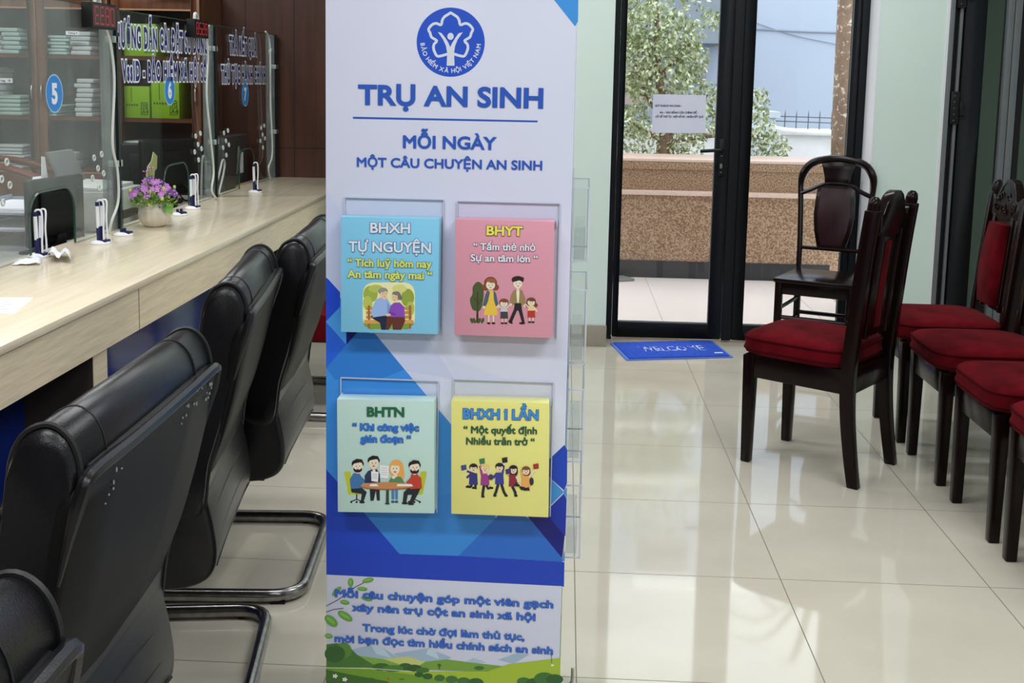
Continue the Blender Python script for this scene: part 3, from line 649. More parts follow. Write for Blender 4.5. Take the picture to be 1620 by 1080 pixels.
def art_family(P):
    P.poly((70, 52, 40), [(886, 650), (894, 650), (896, 768), (882, 768)])
    P.poly((72, 86, 50), [(p.x, p.y) for p in smooth_path([(890, 542, 0), (918, 560, 0), (924, 610, 0), (918, 660, 0), (904, 700, 0), (880, 702, 0), (860, 690, 0), (848, 640, 0), (862, 610, 0), (864, 570, 0)], 4, True)])
    P.line((52, 44, 34), [(890, 745), (890, 600)], 5).line((52, 44, 34), [(890, 670), (912, 640)], 4).line((52, 44, 34), [(890, 650), (868, 630)], 4)
    for x in (858, 872, 900, 918): P.ell((62, 84, 50), x, 756, 8, 16, 20 if x > 880 else -20)
    # mother
    P.ell((126, 72, 48), 962, 548, 36, 34); P.ell((126, 72, 48), 934, 572, 20, 18); P.ell((126, 72, 48), 990, 572, 18, 18)
    P.poly((222, 186, 70), [(946, 590), (980, 590), (1002, 726), (924, 726)]); P.poly((74, 92, 110), [(946, 586), (934, 612), (918, 676), (934, 680), (948, 650), (958, 600)]); P.poly((74, 92, 110), [(978, 586), (992, 606), (1006, 672), (990, 676), (980, 640)])
    P.ell((240, 206, 184), 926, 682, 7, 8).ell((240, 206, 184), 1002, 680, 7, 8)
    for x in (952, 978): P.poly((240, 206, 184), [(x - 4, 726), (x + 4, 726), (x + 4, 766), (x - 4, 766)]); P.ell((40, 30, 34), x, 770, 10, 6)
    P.ell((244, 212, 192), 962, 560, 25, 25); P.ell((150, 92, 60), 966, 536, 26, 12, 10)
    for x in (953, 972): P.ell((40, 30, 30), x, 560, 2.4, 3, n=8)
    P.ell((190, 70, 70), 962, 573, 6, 2.6, n=8)
    # father
    P.poly((38, 34, 38), [(1096, 650), (1130, 650), (1136, 700), (1150, 764), (1136, 768), (1116, 700), (1108, 700), (1080, 764), (1064, 756), (1092, 690)])
    P.ell((28, 24, 26), 1136, 770, 17, 6).ell((28, 24, 26), 1072, 764, 14, 6, 30)
    P.poly((146, 124, 84), [(1090, 588), (1136, 588), (1152, 626), (1156, 668), (1142, 672), (1132, 660), (1096, 660), (1082, 670), (1068, 664), (1074, 620)]); P.poly((236, 226, 200), [(1104, 590), (1122, 590), (1118, 656), (1108, 656)])
    P.ell((240, 206, 184), 1074, 668, 7, 8).ell((240, 206, 184), 1150, 674, 7, 8); P.poly((240, 206, 184), [(1106, 572), (1120, 572), (1120, 592), (1106, 592)])
    P.ell((44, 34, 32), 1112, 530, 34, 20); P.ell((244, 212, 192), 1112, 552, 25, 26); P.poly((44, 34, 32), [(1084, 544), (1084, 522), (1110, 512), (1146, 518), (1140, 542), (1120, 534)])
    for x in (1104, 1124): P.ell((40, 30, 30), x, 550, 2.4, 3, n=8)
    P.ell((190, 70, 70), 1114, 565, 6, 2.6, n=8)
    # children
    for x, y, h, top, bot in ((1036, 662, (120, 70, 46), (190, 190, 194), (66, 60, 66)), (1186, 656, (110, 66, 44), (220, 196, 140), (176, 52, 46))):
        P.ell(h, x, y - 8, 26, 20)
        if x > 1100: P.ell(h, x + 26, y + 14, 10, 12).ell(h, x - 24, y + 12, 9, 11)
        P.ell((244, 212, 192), x, y, 20, 18); P.ell(h, x + 4, y - 14, 20, 8)
        for q in (-7, 7): P.ell((40, 30, 30), x + q, y, 2, 2.6, n=8)
        P.ell((190, 70, 70), x, y + 9, 4, 2, n=8)
        P.poly(top, [(x - 15, y + 18), (x + 15, y + 18), (x + 22, y + 46), (x - 20, y + 46)]); P.poly(bot, [(x - 18, y + 44), (x + 20, y + 44), (x + 22, y + 82), (x - 20, y + 82)])
        P.line((240, 206, 184), [(x - 16, y + 24), (x - 34, y + 6)], 7); P.line((240, 206, 184), [(x + 16, y + 24), (x + 32, y + 50 if x > 1100 else y + 8)], 7)
        for q in (-9, 10): P.line((240, 206, 184), [(x + q, y + 82), (x + q, y + 104)], 6); P.ell((40, 30, 34), x + q, y + 107, 9, 5)
def art_office(P):
    for x, s in ((168, 1), (598, -1)):
        P.poly((176, 184, 52), [(p.x, p.y) for p in fillet([(x - 14 * s, 576, 0), (x + 22 * s, 576, 0), (x + 36 * s, 690, 0), (x + 90 * s, 690, 0), (x + 90 * s, 704, 0), (x + 10 * s, 704, 0)], 10, 3, True)])
        P.line((40, 44, 46), [(x + 56 * s, 700), (x + 56 * s, 734)], 7); P.line((40, 44, 46), [(x + 26 * s, 742), (x + 56 * s, 730), (x + 86 * s, 742)], 6)
        for q in (26, 56, 86): P.ell((30, 30, 34), x + q * s, 745, 6, 6, n=10)
    def guy(x, y, hair, shirt, beard=False, s=1.0):
        P.poly((236, 194, 164), [(x - 8, y + 20), (x + 8, y + 20), (x + 8, y + 40), (x - 8, y + 40)])
        P.ell(hair, x, y - 14, 34 * s, 24 * s); P.ell((244, 208, 180), x, y, 28 * s, 31 * s)
        if beard: P.ell(hair, x, y + 16, 24 * s, 18 * s); P.ell((244, 208, 180), x, y + 6, 20 * s, 14 * s)
        P.poly(hair, [(x - 32 * s, y - 4), (x - 30 * s, y - 28), (x - 6, y - 42), (x + 24 * s, y - 38), (x + 32 * s, y - 18), (x + 12, y - 22), (x - 18, y - 16)])
        for q in (-9, 10): P.ell((250, 250, 250), x + q, y - 2, 7, 8, n=10); P.ell((30, 26, 28), x + q + 1, y - 1, 3, 4, n=8)
        P.ell((236, 176, 150), x + 1, y + 8, 5, 4, n=8); P.ell((170, 60, 56), x, y + 17, 8, 3, n=8)
    P.poly((34, 38, 50), [(190, 660), (250, 664), (280, 690), (262, 744), (246, 744), (252, 700), (196, 692)]); P.ell((26, 26, 30), 254, 746, 16, 6)
    P.poly((62, 110, 160), [(206, 586), (236, 582), (254, 610), (262, 632), (250, 668), (192, 672), (186, 620)]); P.line((62, 110, 160), [(240, 606), (276, 640)], 16); P.ell((244, 208, 180), 280, 642, 9, 6)
    guy(230, 548, (30, 28, 32), None, True)
    P.poly((40, 52, 84), [(286, 574), (312, 562), (336, 564), (352, 590), (354, 640), (270, 640), (268, 600)]); P.poly((240, 240, 244), [(312, 566), (328, 566), (322, 612)]); P.poly((34, 38, 50), [(296, 660), (350, 660), (352, 736), (336, 736), (330, 680), (318, 736), (300, 738)])
    guy(318, 530, (30, 28, 32), None)
    P.poly((40, 52, 84), [(268, 600), (282, 596), (310, 616), (304, 632), (272, 626)])
    P.poly((240, 242, 246), [(304, 574), (346, 578), (342, 634), (306, 628)]); P.poly((246, 248, 250), [(352, 540), (404, 546), (398, 616), (354, 610)])
    for y in (556, 568, 580, 592): P.line((160, 168, 176), [(360, y), (394, y + 3)], 2.5)
    for y in (590, 600, 610): P.line((160, 168, 176), [(310, y), (338, y + 2)], 2.5)
    P.ell((224, 160, 84), 444, 560, 40, 50); P.ell((224, 160, 84), 464, 590, 24, 44)
    P.poly((84, 130, 84), [(412, 610), (440, 600), (470, 606), (488, 640), (470, 650), (410, 650), (398, 640)]); P.poly((244, 208, 180), [(430, 584), (446, 584), (448, 606), (430, 606)])
    P.ell((246, 212, 186), 436, 562, 25, 30); P.ell((224, 160, 84), 440, 532, 28, 12)
    for q in (-9, 9): P.ell((250, 250, 250), 436 + q, 558, 6, 7, n=10); P.ell((30, 26, 28), 436 + q, 559, 3, 4, n=8)
    P.ell((180, 60, 60), 436, 578, 8, 4, n=8); P.ell((246, 212, 186), 428, 608, 10, 8)
    for x in (424, 444): P.line((70, 120, 170), [(x, 664), (x, 728)], 14); P.ell((46, 70, 110), x, 742, 10, 6)
    P.poly((34, 38, 50), [(578, 664), (510, 664), (484, 690), (478, 748), (498, 748), (506, 704), (530, 702), (514, 752), (532, 752), (562, 700)]); P.ell((26, 26, 30), 490, 750, 18, 6).ell((26, 26, 30), 524, 754, 18, 6)
    P.poly((184, 62, 48), [(526, 590), (556, 588), (580, 612), (584, 668), (520, 672), (516, 630)]); P.line((184, 62, 48), [(530, 612), (500, 642)], 16); P.ell((244, 208, 180), 496, 644, 9, 6)
    guy(544, 554, (34, 28, 28), None, True)
    P.poly((44, 70, 62), [(388, 664), (402, 664), (402, 752), (386, 752)]); P.ell((30, 48, 44), 394, 752, 14, 4)
    P.ell((150, 98, 60), 392, 656, 148, 20); P.ell((188, 130, 84), 392, 652, 146, 18)
    for x in (300, 450, 490): P.poly((240, 240, 240), [(x, 644), (x + 36, 644), (x + 46, 656), (x - 4, 656)])
def art_graduates(P):
    SK = (244, 208, 180)
    def grad(x, y, hair, top, legs, cap, hand, lng, ls, rs):
        if lng: P.ell(hair, x, y + 8, 25, 30)
        P.poly(top, [(x - 22, y + 26), (x + 20, y + 26), (x + 24, y + 90), (x - 26, y + 90)])
        P.line(top, [(x - 18, y + 34), ls], 13); P.line(SK, [ls, (ls[0] + (ls[0] - x) * .12, ls[1] + 4)], 9)
        P.line(SK if lng else top, [(x + 16, y + 34), rs], 11); P.ell(SK, rs[0], rs[1], 8, 8)
        for l in legs: P.line((36, 34, 44), l, 15); P.ell((30, 26, 30), l[-1][0] + 2, l[-1][1] + 3, 10, 6)
        P.ell(hair, x, y - 8, 24, 20); P.ell(SK, x, y, 18, 20); P.ell(hair, x, y - 15, 20, 9)
        for q in (-6, 7): P.ell((30, 26, 28), x + q, y - 1, 2.4, 3, n=8)
        P.ell((200, 60, 60), x, y + 9, 6, 3, n=8)
        cx, cy, cc = cap; P.poly(cc, [(cx - 16, cy - 12), (cx + 14, cy - 18), (cx + 16, cy + 10), (cx - 12, cy + 16)])
    grad(868, 560, (40, 30, 32), (52, 52, 118), [[(860, 650), (850, 662), (832, 658)], [(878, 650), (880, 670), (866, 664)]], (814, 556, (58, 70, 130)), None, False, (830, 612), (824, 572))
    grad(932, 562, (226, 190, 120), (150, 60, 130), [[(926, 652), (920, 690), (918, 712)], [(940, 652), (948, 670), (966, 664)]], (915, 520, (56, 120, 80)), None, True, (904, 540), (964, 560))
    grad(1012, 556, (34, 28, 34), (56, 60, 140), [[(1004, 646), (992, 690), (984, 706)], [(1022, 646), (1036, 690), (1046, 706)]], (1040, 514, (36, 34, 40)), None, False, (976, 612), (1036, 536))
    grad(1088, 568, (40, 28, 32), (136, 40, 60), [[(1082, 658), (1098, 690), (1100, 706)], [(1096, 658), (1106, 640), (1112, 650)]], (1060, 576, (70, 50, 90)), None, True, (1062, 590), (1116, 628))
    grad(1158, 574, (120, 74, 50), (226, 160, 90), [[(1150, 664), (1134, 672), (1128, 660)], [(1166, 664), (1176, 674), (1150, 672)]], (1212, 548, (160, 46, 46)), None, True, (1132, 560), (1204, 568))
    P.ell((60, 60, 84), 964, 606, 14, 16); P.ell((44, 44, 56), 1188, 630, 12, 22); P.ell((200, 190, 160), 1100, 660, 4, 4)
k = .28702
DK, WH = (38, 60, 120), (214, 220, 240)
booklet((539.3, 342.5), (695, 346.5), (692.3, 528.8), (539.3, 524.8), (122, 190, 240), 'sky blue cover booklet with an elderly couple on a bench', ((k, 290), art_couple),
    [('BHXH', (586, 367.5), (649, 368.5), 15.4, [(.055, 0), (.025, 1)]), ('TỰ NGUYỆN', (551.7, 396.8), (682, 399.5), 15.2, [(.055, 0), (.025, 1)]),
     ('“ Tích luỹ hôm nay', (550, 420.6), (683.3, 423), 11.5, [(.06, 2), (.03, 3)]), ('An tâm ngày mai “', (549.7, 438.4), (683.9, 441.5), 11.5, [(.06, 2), (.03, 3)])],
    [(66, 96, 168), WH, (70, 96, 60), (206, 214, 112)])
booklet((720.4, 346.8), (876.8, 350.3), (874, 534.8), (719, 529.6), (208, 144, 162), 'pink cover booklet with a family of four and a tree', ((k, 290), art_family),
    [('BHYT', (769.8, 371.2), (827, 372.6), 14, [(.06, 0), (.03, 1)]), ('“ Tấm thẻ nhỏ', (749, 394.8), (847, 396.4), 10.6, [(.055, 2), (.025, 3)]), ('Sự an tâm lớn “', (744.8, 412.5), (850.7, 414.6), 10.6, [(.055, 2), (.025, 3)])],
    [(84, 70, 40), (238, 220, 96), (52, 56, 130), (222, 222, 240)])
booklet((533, 631), (687, 634.5), (687, 812), (534.4, 809.6), (180, 208, 202), 'pale mint cover booklet with four people around an office table', ((k, 580), art_office),
    [('BHTN', (580.4, 657.5), (639.8, 658.3), 13.8, [(.045, 0)]), ('“ Khi công việc', (557.4, 679.6), (662.7, 681), 10.4, [(.06, 1), (.03, 2)]), ('gián đoạn “', (570.3, 698.2), (650, 699.4), 10.4, [(.06, 1), (.03, 2)])],
    [(34, 98, 66), (34, 66, 140), (48, 116, 206)])
booklet((713.8, 633.7), (868.8, 637.4), (867.4, 818.2), (713.8, 812.5), (222, 218, 130), 'yellow cover booklet with five leaping graduates', ((k, 580), art_graduates),
    [('BHXH 1 LẦN', (732.5, 661), (851.6, 663.4), 15, [(.06, 0), (.03, 1)]), ('“ Một quyết định', (733, 683.9), (849.6, 685.8), 10.4, [(.035, 2)]), ('Nhiều trăn trở “', (737.3, 702), (845.8, 703.6), 10.4, [(.035, 2)])],
    [(34, 66, 130), (60, 140, 214), (40, 84, 60)])
# ================================================================== CHAIRS
LEATH = mat('black_leather', (15, 15, 19), .29, spec=.36, var=.12, vscale=5, bump=.18, bscale=420)
SHELL = mat('back_shell_vinyl', (16, 16, 16), .48, spec=.13, var=.06, vscale=4, bump=.1, bscale=500)
PIPE = mat('black_piping', (14, 14, 16), .5)
CHROME = mat('worn_steel_tube', (150, 148, 146), .22, metal=1, var=.25, vscale=40)
REDV = mat('red_velvet', (84, 10, 18), .95, spec=.04, var=.4, vscale=9, sheen=.03, bump=.3, bscale=160)
DWOOD = wood('dark_polished_wood', (15, 5, 5), (22, 8, 8), .22, axis=2, scale=3, spec=.2)
def leather_chair(name, label, loc, rz, group, seat_mat=None, backm=None):
    root = thing(name, (0, 0, 0), label, 'chair', group); lm = backm or LEATH; HW = .285
    def strip(prof, hw, mats, nm, end=((1, .90), (.975, .965), (.94, 1.0)), parent=None, sm=4):
        P = smooth_path([(a, 0, z) for a, z in prof], sm, True); c = sum((p for p in P), Vector()) / len(P); rings = []
        st = [(-e[0], e[1]) for e in end] + [(e[0], e[1]) for e in reversed(end)]
        for y, s in st: rings.append([(c.x + (p.x - c.x) * s, y * hw, c.z + (p.z - c.z) * s) for p in P])
        return MB().loft(rings).build(nm, mats, parent or root, ang=50), P, c
    bk = [(.112, .50), (.095, .60), (.066, .70), (.036, .82), (.016, .90), (.014, .95), (.026, .984), (.05, 1.0), (.078, .99), (.096, .962), (.104, .92), (.112, .86), (.13, .78), (.163, .68), (.19, .59), (.20, .52), (.165, .49)]
    back, P, c = strip(bk, HW, lm, 'backrest')
    for s in (-1, 1):
        pb = MB(); pb.tube([(c.x + (p.x - c.x) * 1.005, s * HW * .95, c.z + (p.z - c.z) * 1.003) for p in P], .0042, 6, True); pb.build('piping', PIPE, back)
        Q = [(c.x + (p.x - c.x) * 1.004, s * HW * .66, c.z + (p.z - c.z) * 1.001) for p in P[18:52]]; sb = MB(); sb.tube(Q, .0016, 5); sb.build('seam', PIPE, back)
    # rigid back shell with a rolled top edge and rounded corners
    pr = smooth_path([(.108, 0, .545), (.095, 0, .60), (.07, 0, .667), (.045, 0, .757), (.018, 0, .875), (0, 0, .935)], 4); rings = []
    def wid(z): return .262 + .028 * min(1, max(0, (z - .55) / .3))
    for i, p in enumerate(pr):
        w = wid(p.z); t = .017; q = max(0, p.z - (.935 - .04)) / .04; w -= .036 * (1 - math.sqrt(max(0, 1 - q * q)))
        r = []
        for y, d in [(-w, .004), (-w + .005, -.002), (-w * .5, -.003), (0, -.004), (w * .5, -.003), (w - .005, -.002), (w, .004), (w, .02), (w - .006, .026), (0, .02), (-w + .006, .026), (-w, .02)]: r.append((p.x + d, y, p.z))
        rings.append(r)
    rings.append([(x + (.008 if i < 7 else -.004), y * .985, z + .009) for i, (x, y, z) in enumerate(rings[-1])])
    bs = MB().loft(rings).build('back_shell', backm or SHELL, root, ang=50)
    re = [(.040, -.284, .80), (.021, -.287, .87), (.008, -.281, .918), (.004, -.26, .936), (.003, -.13, .935), (.003, 0, .9345), (.003, .13, .935), (.004, .26, .936), (.008, .281, .918), (.021, .287, .87), (.040, .284, .80)]
    MB().tube(smooth_path(re, 4), .0095, 8, up=(1, 0, 0), taper=[min(1, .3 + .12 * min(i, 40 - i)) for i in range(41)]).build('rolled_edge', lm, bs)
    # seat with the upholstered lumbar that rolls under it
    st = [(.112, .575), (.098, .52), (.086, .46), (.082, .41), (.092, .37), (.125, .345), (.2, .335), (.4, .335), (.57, .345), (.625, .375), (.63, .41), (.60, .44), (.5, .452), (.3, .448), (.205, .455), (.19, .50), (.18, .55)]
    seat, P2, c2 = strip(st, HW * .97, seat_mat or lm, 'seat', ((1, .93), (.98, .985), (.95, 1.0)))
    for z, a in ((.50, .0935), (.445, .0845), (.395, .0838)): sb = MB(); sb.tube([(a, y * .255, z - .012 * abs(y) ** 2) for y in [i / 8 - 1 for i in range(17)]], .0016, 5); sb.build('seam', PIPE, seat)
    for s in (-1, 1): sb = MB(); sb.tube([(x, s * HW * .955, z) for x, z in ((.13, .56), (.15, .50), (.175, .44), (.20, .39), (.24, .355), (.4, .34))], .0022, 5); sb.build('seam', PIPE, seat)
    # one bent steel tube: arms, front uprights, floor sled
    yw = .285; half = [(.135, yw - .05, .695), (.16, yw, .70), (.24, yw, .705), (.36, yw, .66), (.50, yw, .54), (.60, yw, .38), (.64, yw, .20), (.66, yw, .0185), (.04, yw, .0185)]
    path = fillet([Vector(p) for p in half] + [Vector((x, -y, z)) for x, y, z in reversed(half)], .085, 6)
    MB().tube(path, .0165, 10, ry=.020).build('sled_frame', CHROME, root, ang=60)
    for s in (-1, 1):
        m = MB(); m.tube(smooth_path([(.15, s * yw, .712), (.22, s * yw, .724), (.30, s * yw, .712), (.38, s * yw, .66), (.46, s * yw, .59)], 4), .026, 10, ry=.014, taper=[.5] + [1] * 14 + [.8, .6]); m.build('armrest', lm, root)
        m = MB(); m.box(.15, .62, s * .20 - .012, s * .20 + .012, .318, .338); m.tube([(.42, s * .2, .33), (.60, s * yw, .30)], .012, 6); m.build('seat_bracket', BLACK, root)
        for x in (.1, .6):
            m = MB(); m.box(x - .02, x + .02, s * yw - .012, s * yw + .012, 0, .006); m.build('floor_glide', BLACK, root)
    root.location = loc; root.rotation_euler = (0, 0, rz); return root
R = math.radians
G1 = 'leather chairs along the counter'
ch = leather_chair('office_chair', 'large black leather cantilever chair with scuffed back shell, second nearest at the counter', (-.574, 1.586, 0), R(181), G1)
MBs = MB()                                             # scuffs on the shell of this chair
shell = [o for o in ch.children if o.name.startswith('back_shell')][0]
dup(ch, (-.41, .635, 0), R(180), 'black leather chair cut off by the lower left corner of the photo', G1)
dup(ch, (-.676, 2.56, 0), R(188), 'black leather chair between the scuffed chair and the one beside the pillar', G1)
dup(ch, (-.672, 3.21, 0), R(184), 'black leather chair half hidden behind the pillar, tucked at the counter', G1)
sc = MB(); rnd = random.Random(3)
for y0, z0, n in ((-.235, .905, 9), (-.12, .90, 5), (-.16, .915, 4), (.17, .90, 3), (.2, .885, 3)):
    for _ in range(n):
        y, z = y0 + rnd.uniform(-.02, .02), z0 + rnd.uniform(-.016, .016); x = .018 - (z - .875) / .06 * .018
        sc.ell((x - .0045, y, z), (.0014, .0022 * rnd.uniform(.4, 1.3), .003 * rnd.uniform(.4, 1.4)), 6, 4)
sc.build('scuff_marks', mat('scuff_grey', (150, 150, 152), .5), shell)
red_sled = leather_chair('cantilever_chair', 'black framed cantilever chair with red seat seen between leather chair and pillar', (-.62, 4.85, 0), R(180), None, seat_mat=REDV)
for o in red_sled.children:
    pass
# ---- red velvet dining chairs
def velvet_chair(name, label, loc, rz, group=None):
    root = thing(name, (0, 0, 0), label, 'chair', group)
    def leg(path, sx, sy, n=1):
        r = []
        for x, y, z, q in path: r.append([(x - sx * q, y - sy * q, z), (x + sx * q, y - sy * q, z), (x + sx * q, y + sy * q, z), (x - sx * q, y + sy * q, z)])
        return MB().loft(r)
    for s in (-1, 1):
        leg([(.205, s * .172, 0, .8), (.205, s * .172, .42, 1.05)], .022, .022).build('leg', DWOOD, root, bevel=.005)
    for s in (-1, 1):
        pth = [(-.225, s * .178, 0), (-.205, s * .178, .12), (-.188, s * .178, .26), (-.182, s * .178, .40), (-.19, s * .178, .52), (-.204, s * .178, .68), (-.220, s * .178, .85), (-.238, s * .178, 1.005)]
        sm = smooth_path(pth, 3); leg([(p.x, p.y, p.z, .82 + .18 * min(1, p.z / .4)) for p in sm], .025, .021).build('rear_leg', DWOOD, root, bevel=.004)
        tp = MB(); tp.tube([(-.234, s * .178, .985), (-.240, s * .178, 1.025), (-.243, s * .178, 1.043), (-.244, s * .178, 1.052)], .020, 12, ry=.023, taper=(1, 1, .8, .35)); tp.build('finial', DWOOD, root)
    m = MB(); m.box(.183, .222, -.16, .16, .335, .425); m.box(-.20, -.165, -.16, .16, .335, .425)
    m.box(-.18, .205, -.19, -.160, .335, .425); m.box(-.18, .205, .160, .19, .335, .425); m.build('apron', DWOOD, root, bevel=.004)
    # cushion: boxed, domed, piped
    n = 28; rings = []
    def sup(hx, hy, cx, z, e=5):
        o = []
        for i in range(n * 2):
            t = 2 * math.pi * i / (n * 2); c, s = math.cos(t), math.sin(t)
            o.append((cx + hx * math.copysign(abs(c) ** (2 / e), c), hy * math.copysign(abs(s) ** (2 / e), s), z))
        return o
    for hx, hy, z in ((.20, .195, .424), (.212, .208, .430), (.218, .214, .448), (.214, .21, .462), (.217, .213, .476), (.214, .210, .490), (.203, .198, .500), (.17, .165, .509), (.11, .11, .515), (.04, .04, .517)): rings.append(sup(hx, hy, .035, z))
    cu = MB().loft(rings).build('cushion', REDV, root, ang=70)
    for z_ in (.487, .444): m = MB(); m.tube(sup(.2165, .2125, .035, z_), .004, 6, True); m.build('piping', mat('red_piping', (60, 8, 14), .95, spec=.05), cu)
    # back: panel between the posts, carved crest
    def bx(z): return -.1901 - (z - .52) ** 1.25 * .105 if z > .52 else -.19
    def panel(y0, y1, z0, z1, th, nm, m_, off=0):
        r = []
        for i in range(9):
            z = z0 + (z1 - z0) * i / 8; x = bx(z) + off; r.append([(x - th, y0, z), (x + th, y0, z), (x + th, y1, z), (x - th, y1, z)])
        return MB().loft(r).build(nm, m_, root, bevel=.004)
    panel(-.16, .16, .53, .95, .011, 'back_panel', DWOOD)
    for s in (-1, 1): panel(min(s * .082, s * .108), max(s * .082, s * .108), .53, .92, .019, 'back_slat', DWOOD)
    r = []
    for i in range(11):
        z = .555 + .33 * i / 10; th = .020 + .012 * math.sin(math.pi * i / 10); x = bx(z) + .026; r.append([(x - th, -.066, z), (x - th * .6, -.08, z), (x + th * .6, -.08, z), (x + th, -.066, z), (x + th, .066, z), (x + th * .6, .08, z), (x - th * .6, .08, z), (x - th, .066, z)])
    MB().loft(r).build('back_pad', REDV, root, ang=60)
    panel(-.028, .028, .56, .88, .002, 'rear_inset', REDV, -.0125)
    sh = [(-.158, .92), (-.158, .985), (-.145, .998), (-.128, .988), (-.118, .976), (-.10, .99), (-.085, 1.02), (-.06, 1.048), (-.03, 1.063), (0, 1.066)]
    sh = sh + [(-y, z) for y, z in reversed(sh[:-1])]; sh += [(.10, .905), (0, .895), (-.10, .905)]
    f = [(bx(z) + .017, y, z) for y, z in sh]; b = [(bx(z) - .017, y, z) for y, z in sh]
    cr = MB(); k = len(sh); cr.add(f + b, [tuple(range(k)), tuple(range(2 * k - 1, k - 1, -1))] + [(i, k + i, k + (i + 1) % k, (i + 1) % k) for i in range(k)])
    cr = cr.build('crest', DWOOD, root, bevel=.003)
    m = MB(); rr = random.Random(5)
    for i in range(16):
        y = rr.uniform(-.10, .10); z = .925 + rr.uniform(0, .11 - abs(y) * .7); rad = rr.uniform(.008, .016); x = bx(z) + .0175
        m.tube([(x + .001, y + rad * math.cos(t), z + rad * .8 * math.sin(t)) for t in [j * .6 + i for j in range(9)]], .0032, 5)
    m.tube([(bx(z) + .018, y * .86, z - .012 if z > .95 else z + .012) for y, z in sh[3:16]], .003, 5)
    m.build('carving', DWOOD, cr)
    root.location = loc; root.rotation_euler = (0, 0, rz); return root
va = velvet_chair('dining_chair', 'red velvet dining chair standing alone and turned to the glass door', (.991, 4.262, 0), math.atan2(.256, -.345))
G2 = 'red velvet chairs in the row on the right'
for y, l in ((4.72, 'red velvet chair at the far end of the row, before the folding door'), (4.222, 'second red velvet chair from the far end of the right row'),
             (3.708, 'third red velvet chair from the far end of the right row'), (3.222, 'red velvet chair nearest the camera, barely in view at right edge')):
    dup(va, (1.597, y, 0), math.pi, l, G2)
# ---- all wooden chair with arched back, by the door
wf = Vector((-.40, -.917, 0)).normalized(); wr = thing('wooden_chair', (0, 0, 0), 'dark all wooden chair with arched back and solid splat beside the glass door', 'chair')
def rect(path, sx, sy):
    r = []
    for x, y, z in path: r.append([(x - sx, y - sy, z), (x + sx, y - sy, z), (x + sx, y + sy, z), (x - sx, y + sy, z)])
    return MB().loft(r)
MB().prism([(.205, -.205, .435), (.215, 0, .435), (.205, .205, .435), (-.19, .172, .435), (-.19, -.172, .435)], (0, 0, .024)).build('seat', DWOOD, wr, bevel=.007)
for s in (-1, 1):
    rect([(.178, s * .178, 0), (.178, s * .178, .436)], .018, .018).build('leg', DWOOD, wr, bevel=.004)
    rect(smooth_path([(-.225, s * .165, 0), (-.19, s * .16, .25), (-.18, s * .158, .46)], 3), .017, .016).build('rear_leg', DWOOD, wr, bevel=.004)
    for P_ in ([(.178, s * .172, .20), (-.195, s * .158, .20)], [(.178, s * .172, .30), (-.19, s * .158, .30)]): MB().tube(P_, .010, 8).build('side_stretcher', DWOOD, wr)
for P_ in ([(.178, -.17, .255), (.178, .17, .255)], [(-.19, -.16, .22), (-.19, .16, .22)]): MB().tube(P_, .011, 8).build('stretcher', DWOOD, wr)
m = MB(); m.box(.165, .19, -.165, .165, .375, .436); m.box(-.185, -.165, -.15, .15, .375, .436); m.box(-.17, .18, -.188, -.168, .375, .436); m.box(-.17, .18, .168, .188, .375, .436); m.build('apron', DWOOD, wr, bevel=.003)
wx = lambda z: -.182 - max(0, z - .46) * .20
arch = [(wx(.455), -.160, .455), (wx(.6), -.166, .60), (wx(.80), -.180, .79), (wx(.92), -.190, .905), (wx(.97), -.178, .97), (wx(1.02), -.135, 1.02), (wx(1.04), -.06, 1.042), (wx(1.045), 0, 1.047)]
arch = arch + [(x, -y, z) for x, y, z in reversed(arch[:-1])]
sp = smooth_path(arch, 4); tp = [1 + .45 * max(0, min(1, (p.z - .90) / .06)) for p in sp]
MB().tube(sp, .0145, 10, ry=.016, taper=tp, up=(1, 0, 0)).build('arched_frame', DWOOD, wr)
arc2 = [(wx(.855), -.183, .855), (wx(.88), -.13, .878), (wx(.91), -.07, .908), (wx(.915), 0, .915), (wx(.91), .07, .908), (wx(.88), .13, .878), (wx(.855), .183, .855)]
MB().tube(smooth_path(arc2, 4), .012, 8, ry=.015, up=(1, 0, 0)).build('upper_rail', DWOOD, wr)
MB().tube([(wx(.57), -.165, .57), (wx(.57), .165, .57)], .0115, 8, ry=.015, up=(1, 0, 0)).build('lower_rail', DWOOD, wr)
def splat(pts, th, nm):
    f = [(wx(z) + th, y, z) for y, z in pts]; b = [(wx(z) - th, y, z) for y, z in pts]; k = len(pts)
    return MB().add(f + b, [tuple(range(k)), tuple(range(2 * k - 1, k - 1, -1))] + [(i, k + i, k + (i + 1) % k, (i + 1) % k) for i in range(k)]).build(nm, DWOOD, wr, bevel=.003)
h = [(-.072, .57), (-.095, .66), (-.106, .75), (-.102, .84), (-.095, .905)]
splat(h + [(-y, z) for y, z in reversed(h)], .009, 'splat')
hi = [(-.054, .59), (-.076, .67), (-.086, .75), (-.082, .84), (-.076, .89)]
f = [(wx(z) + .0125, y, z) for y, z in hi + [(-y, z) for y, z in reversed(hi)]]; m = MB(); m.prism(f, (-.004, 0, 0)); m.build('splat_panel', wood('splat_veneer', (34, 14, 20), (46, 20, 26), .35, spec=.25, axis=2, scale=4), wr, bevel=.002)
h = [(-.062, .91), (-.066, .945), (-.078, .99), (-.094, 1.033)]
splat(h + [(-y, z) for y, z in reversed(h)], .009, 'crest_splat')
wr.location = Vector((1.262, 5.68, 0)) - wf * .205; wr.rotation_euler = (0, 0, math.atan2(wf.y, wf.x))
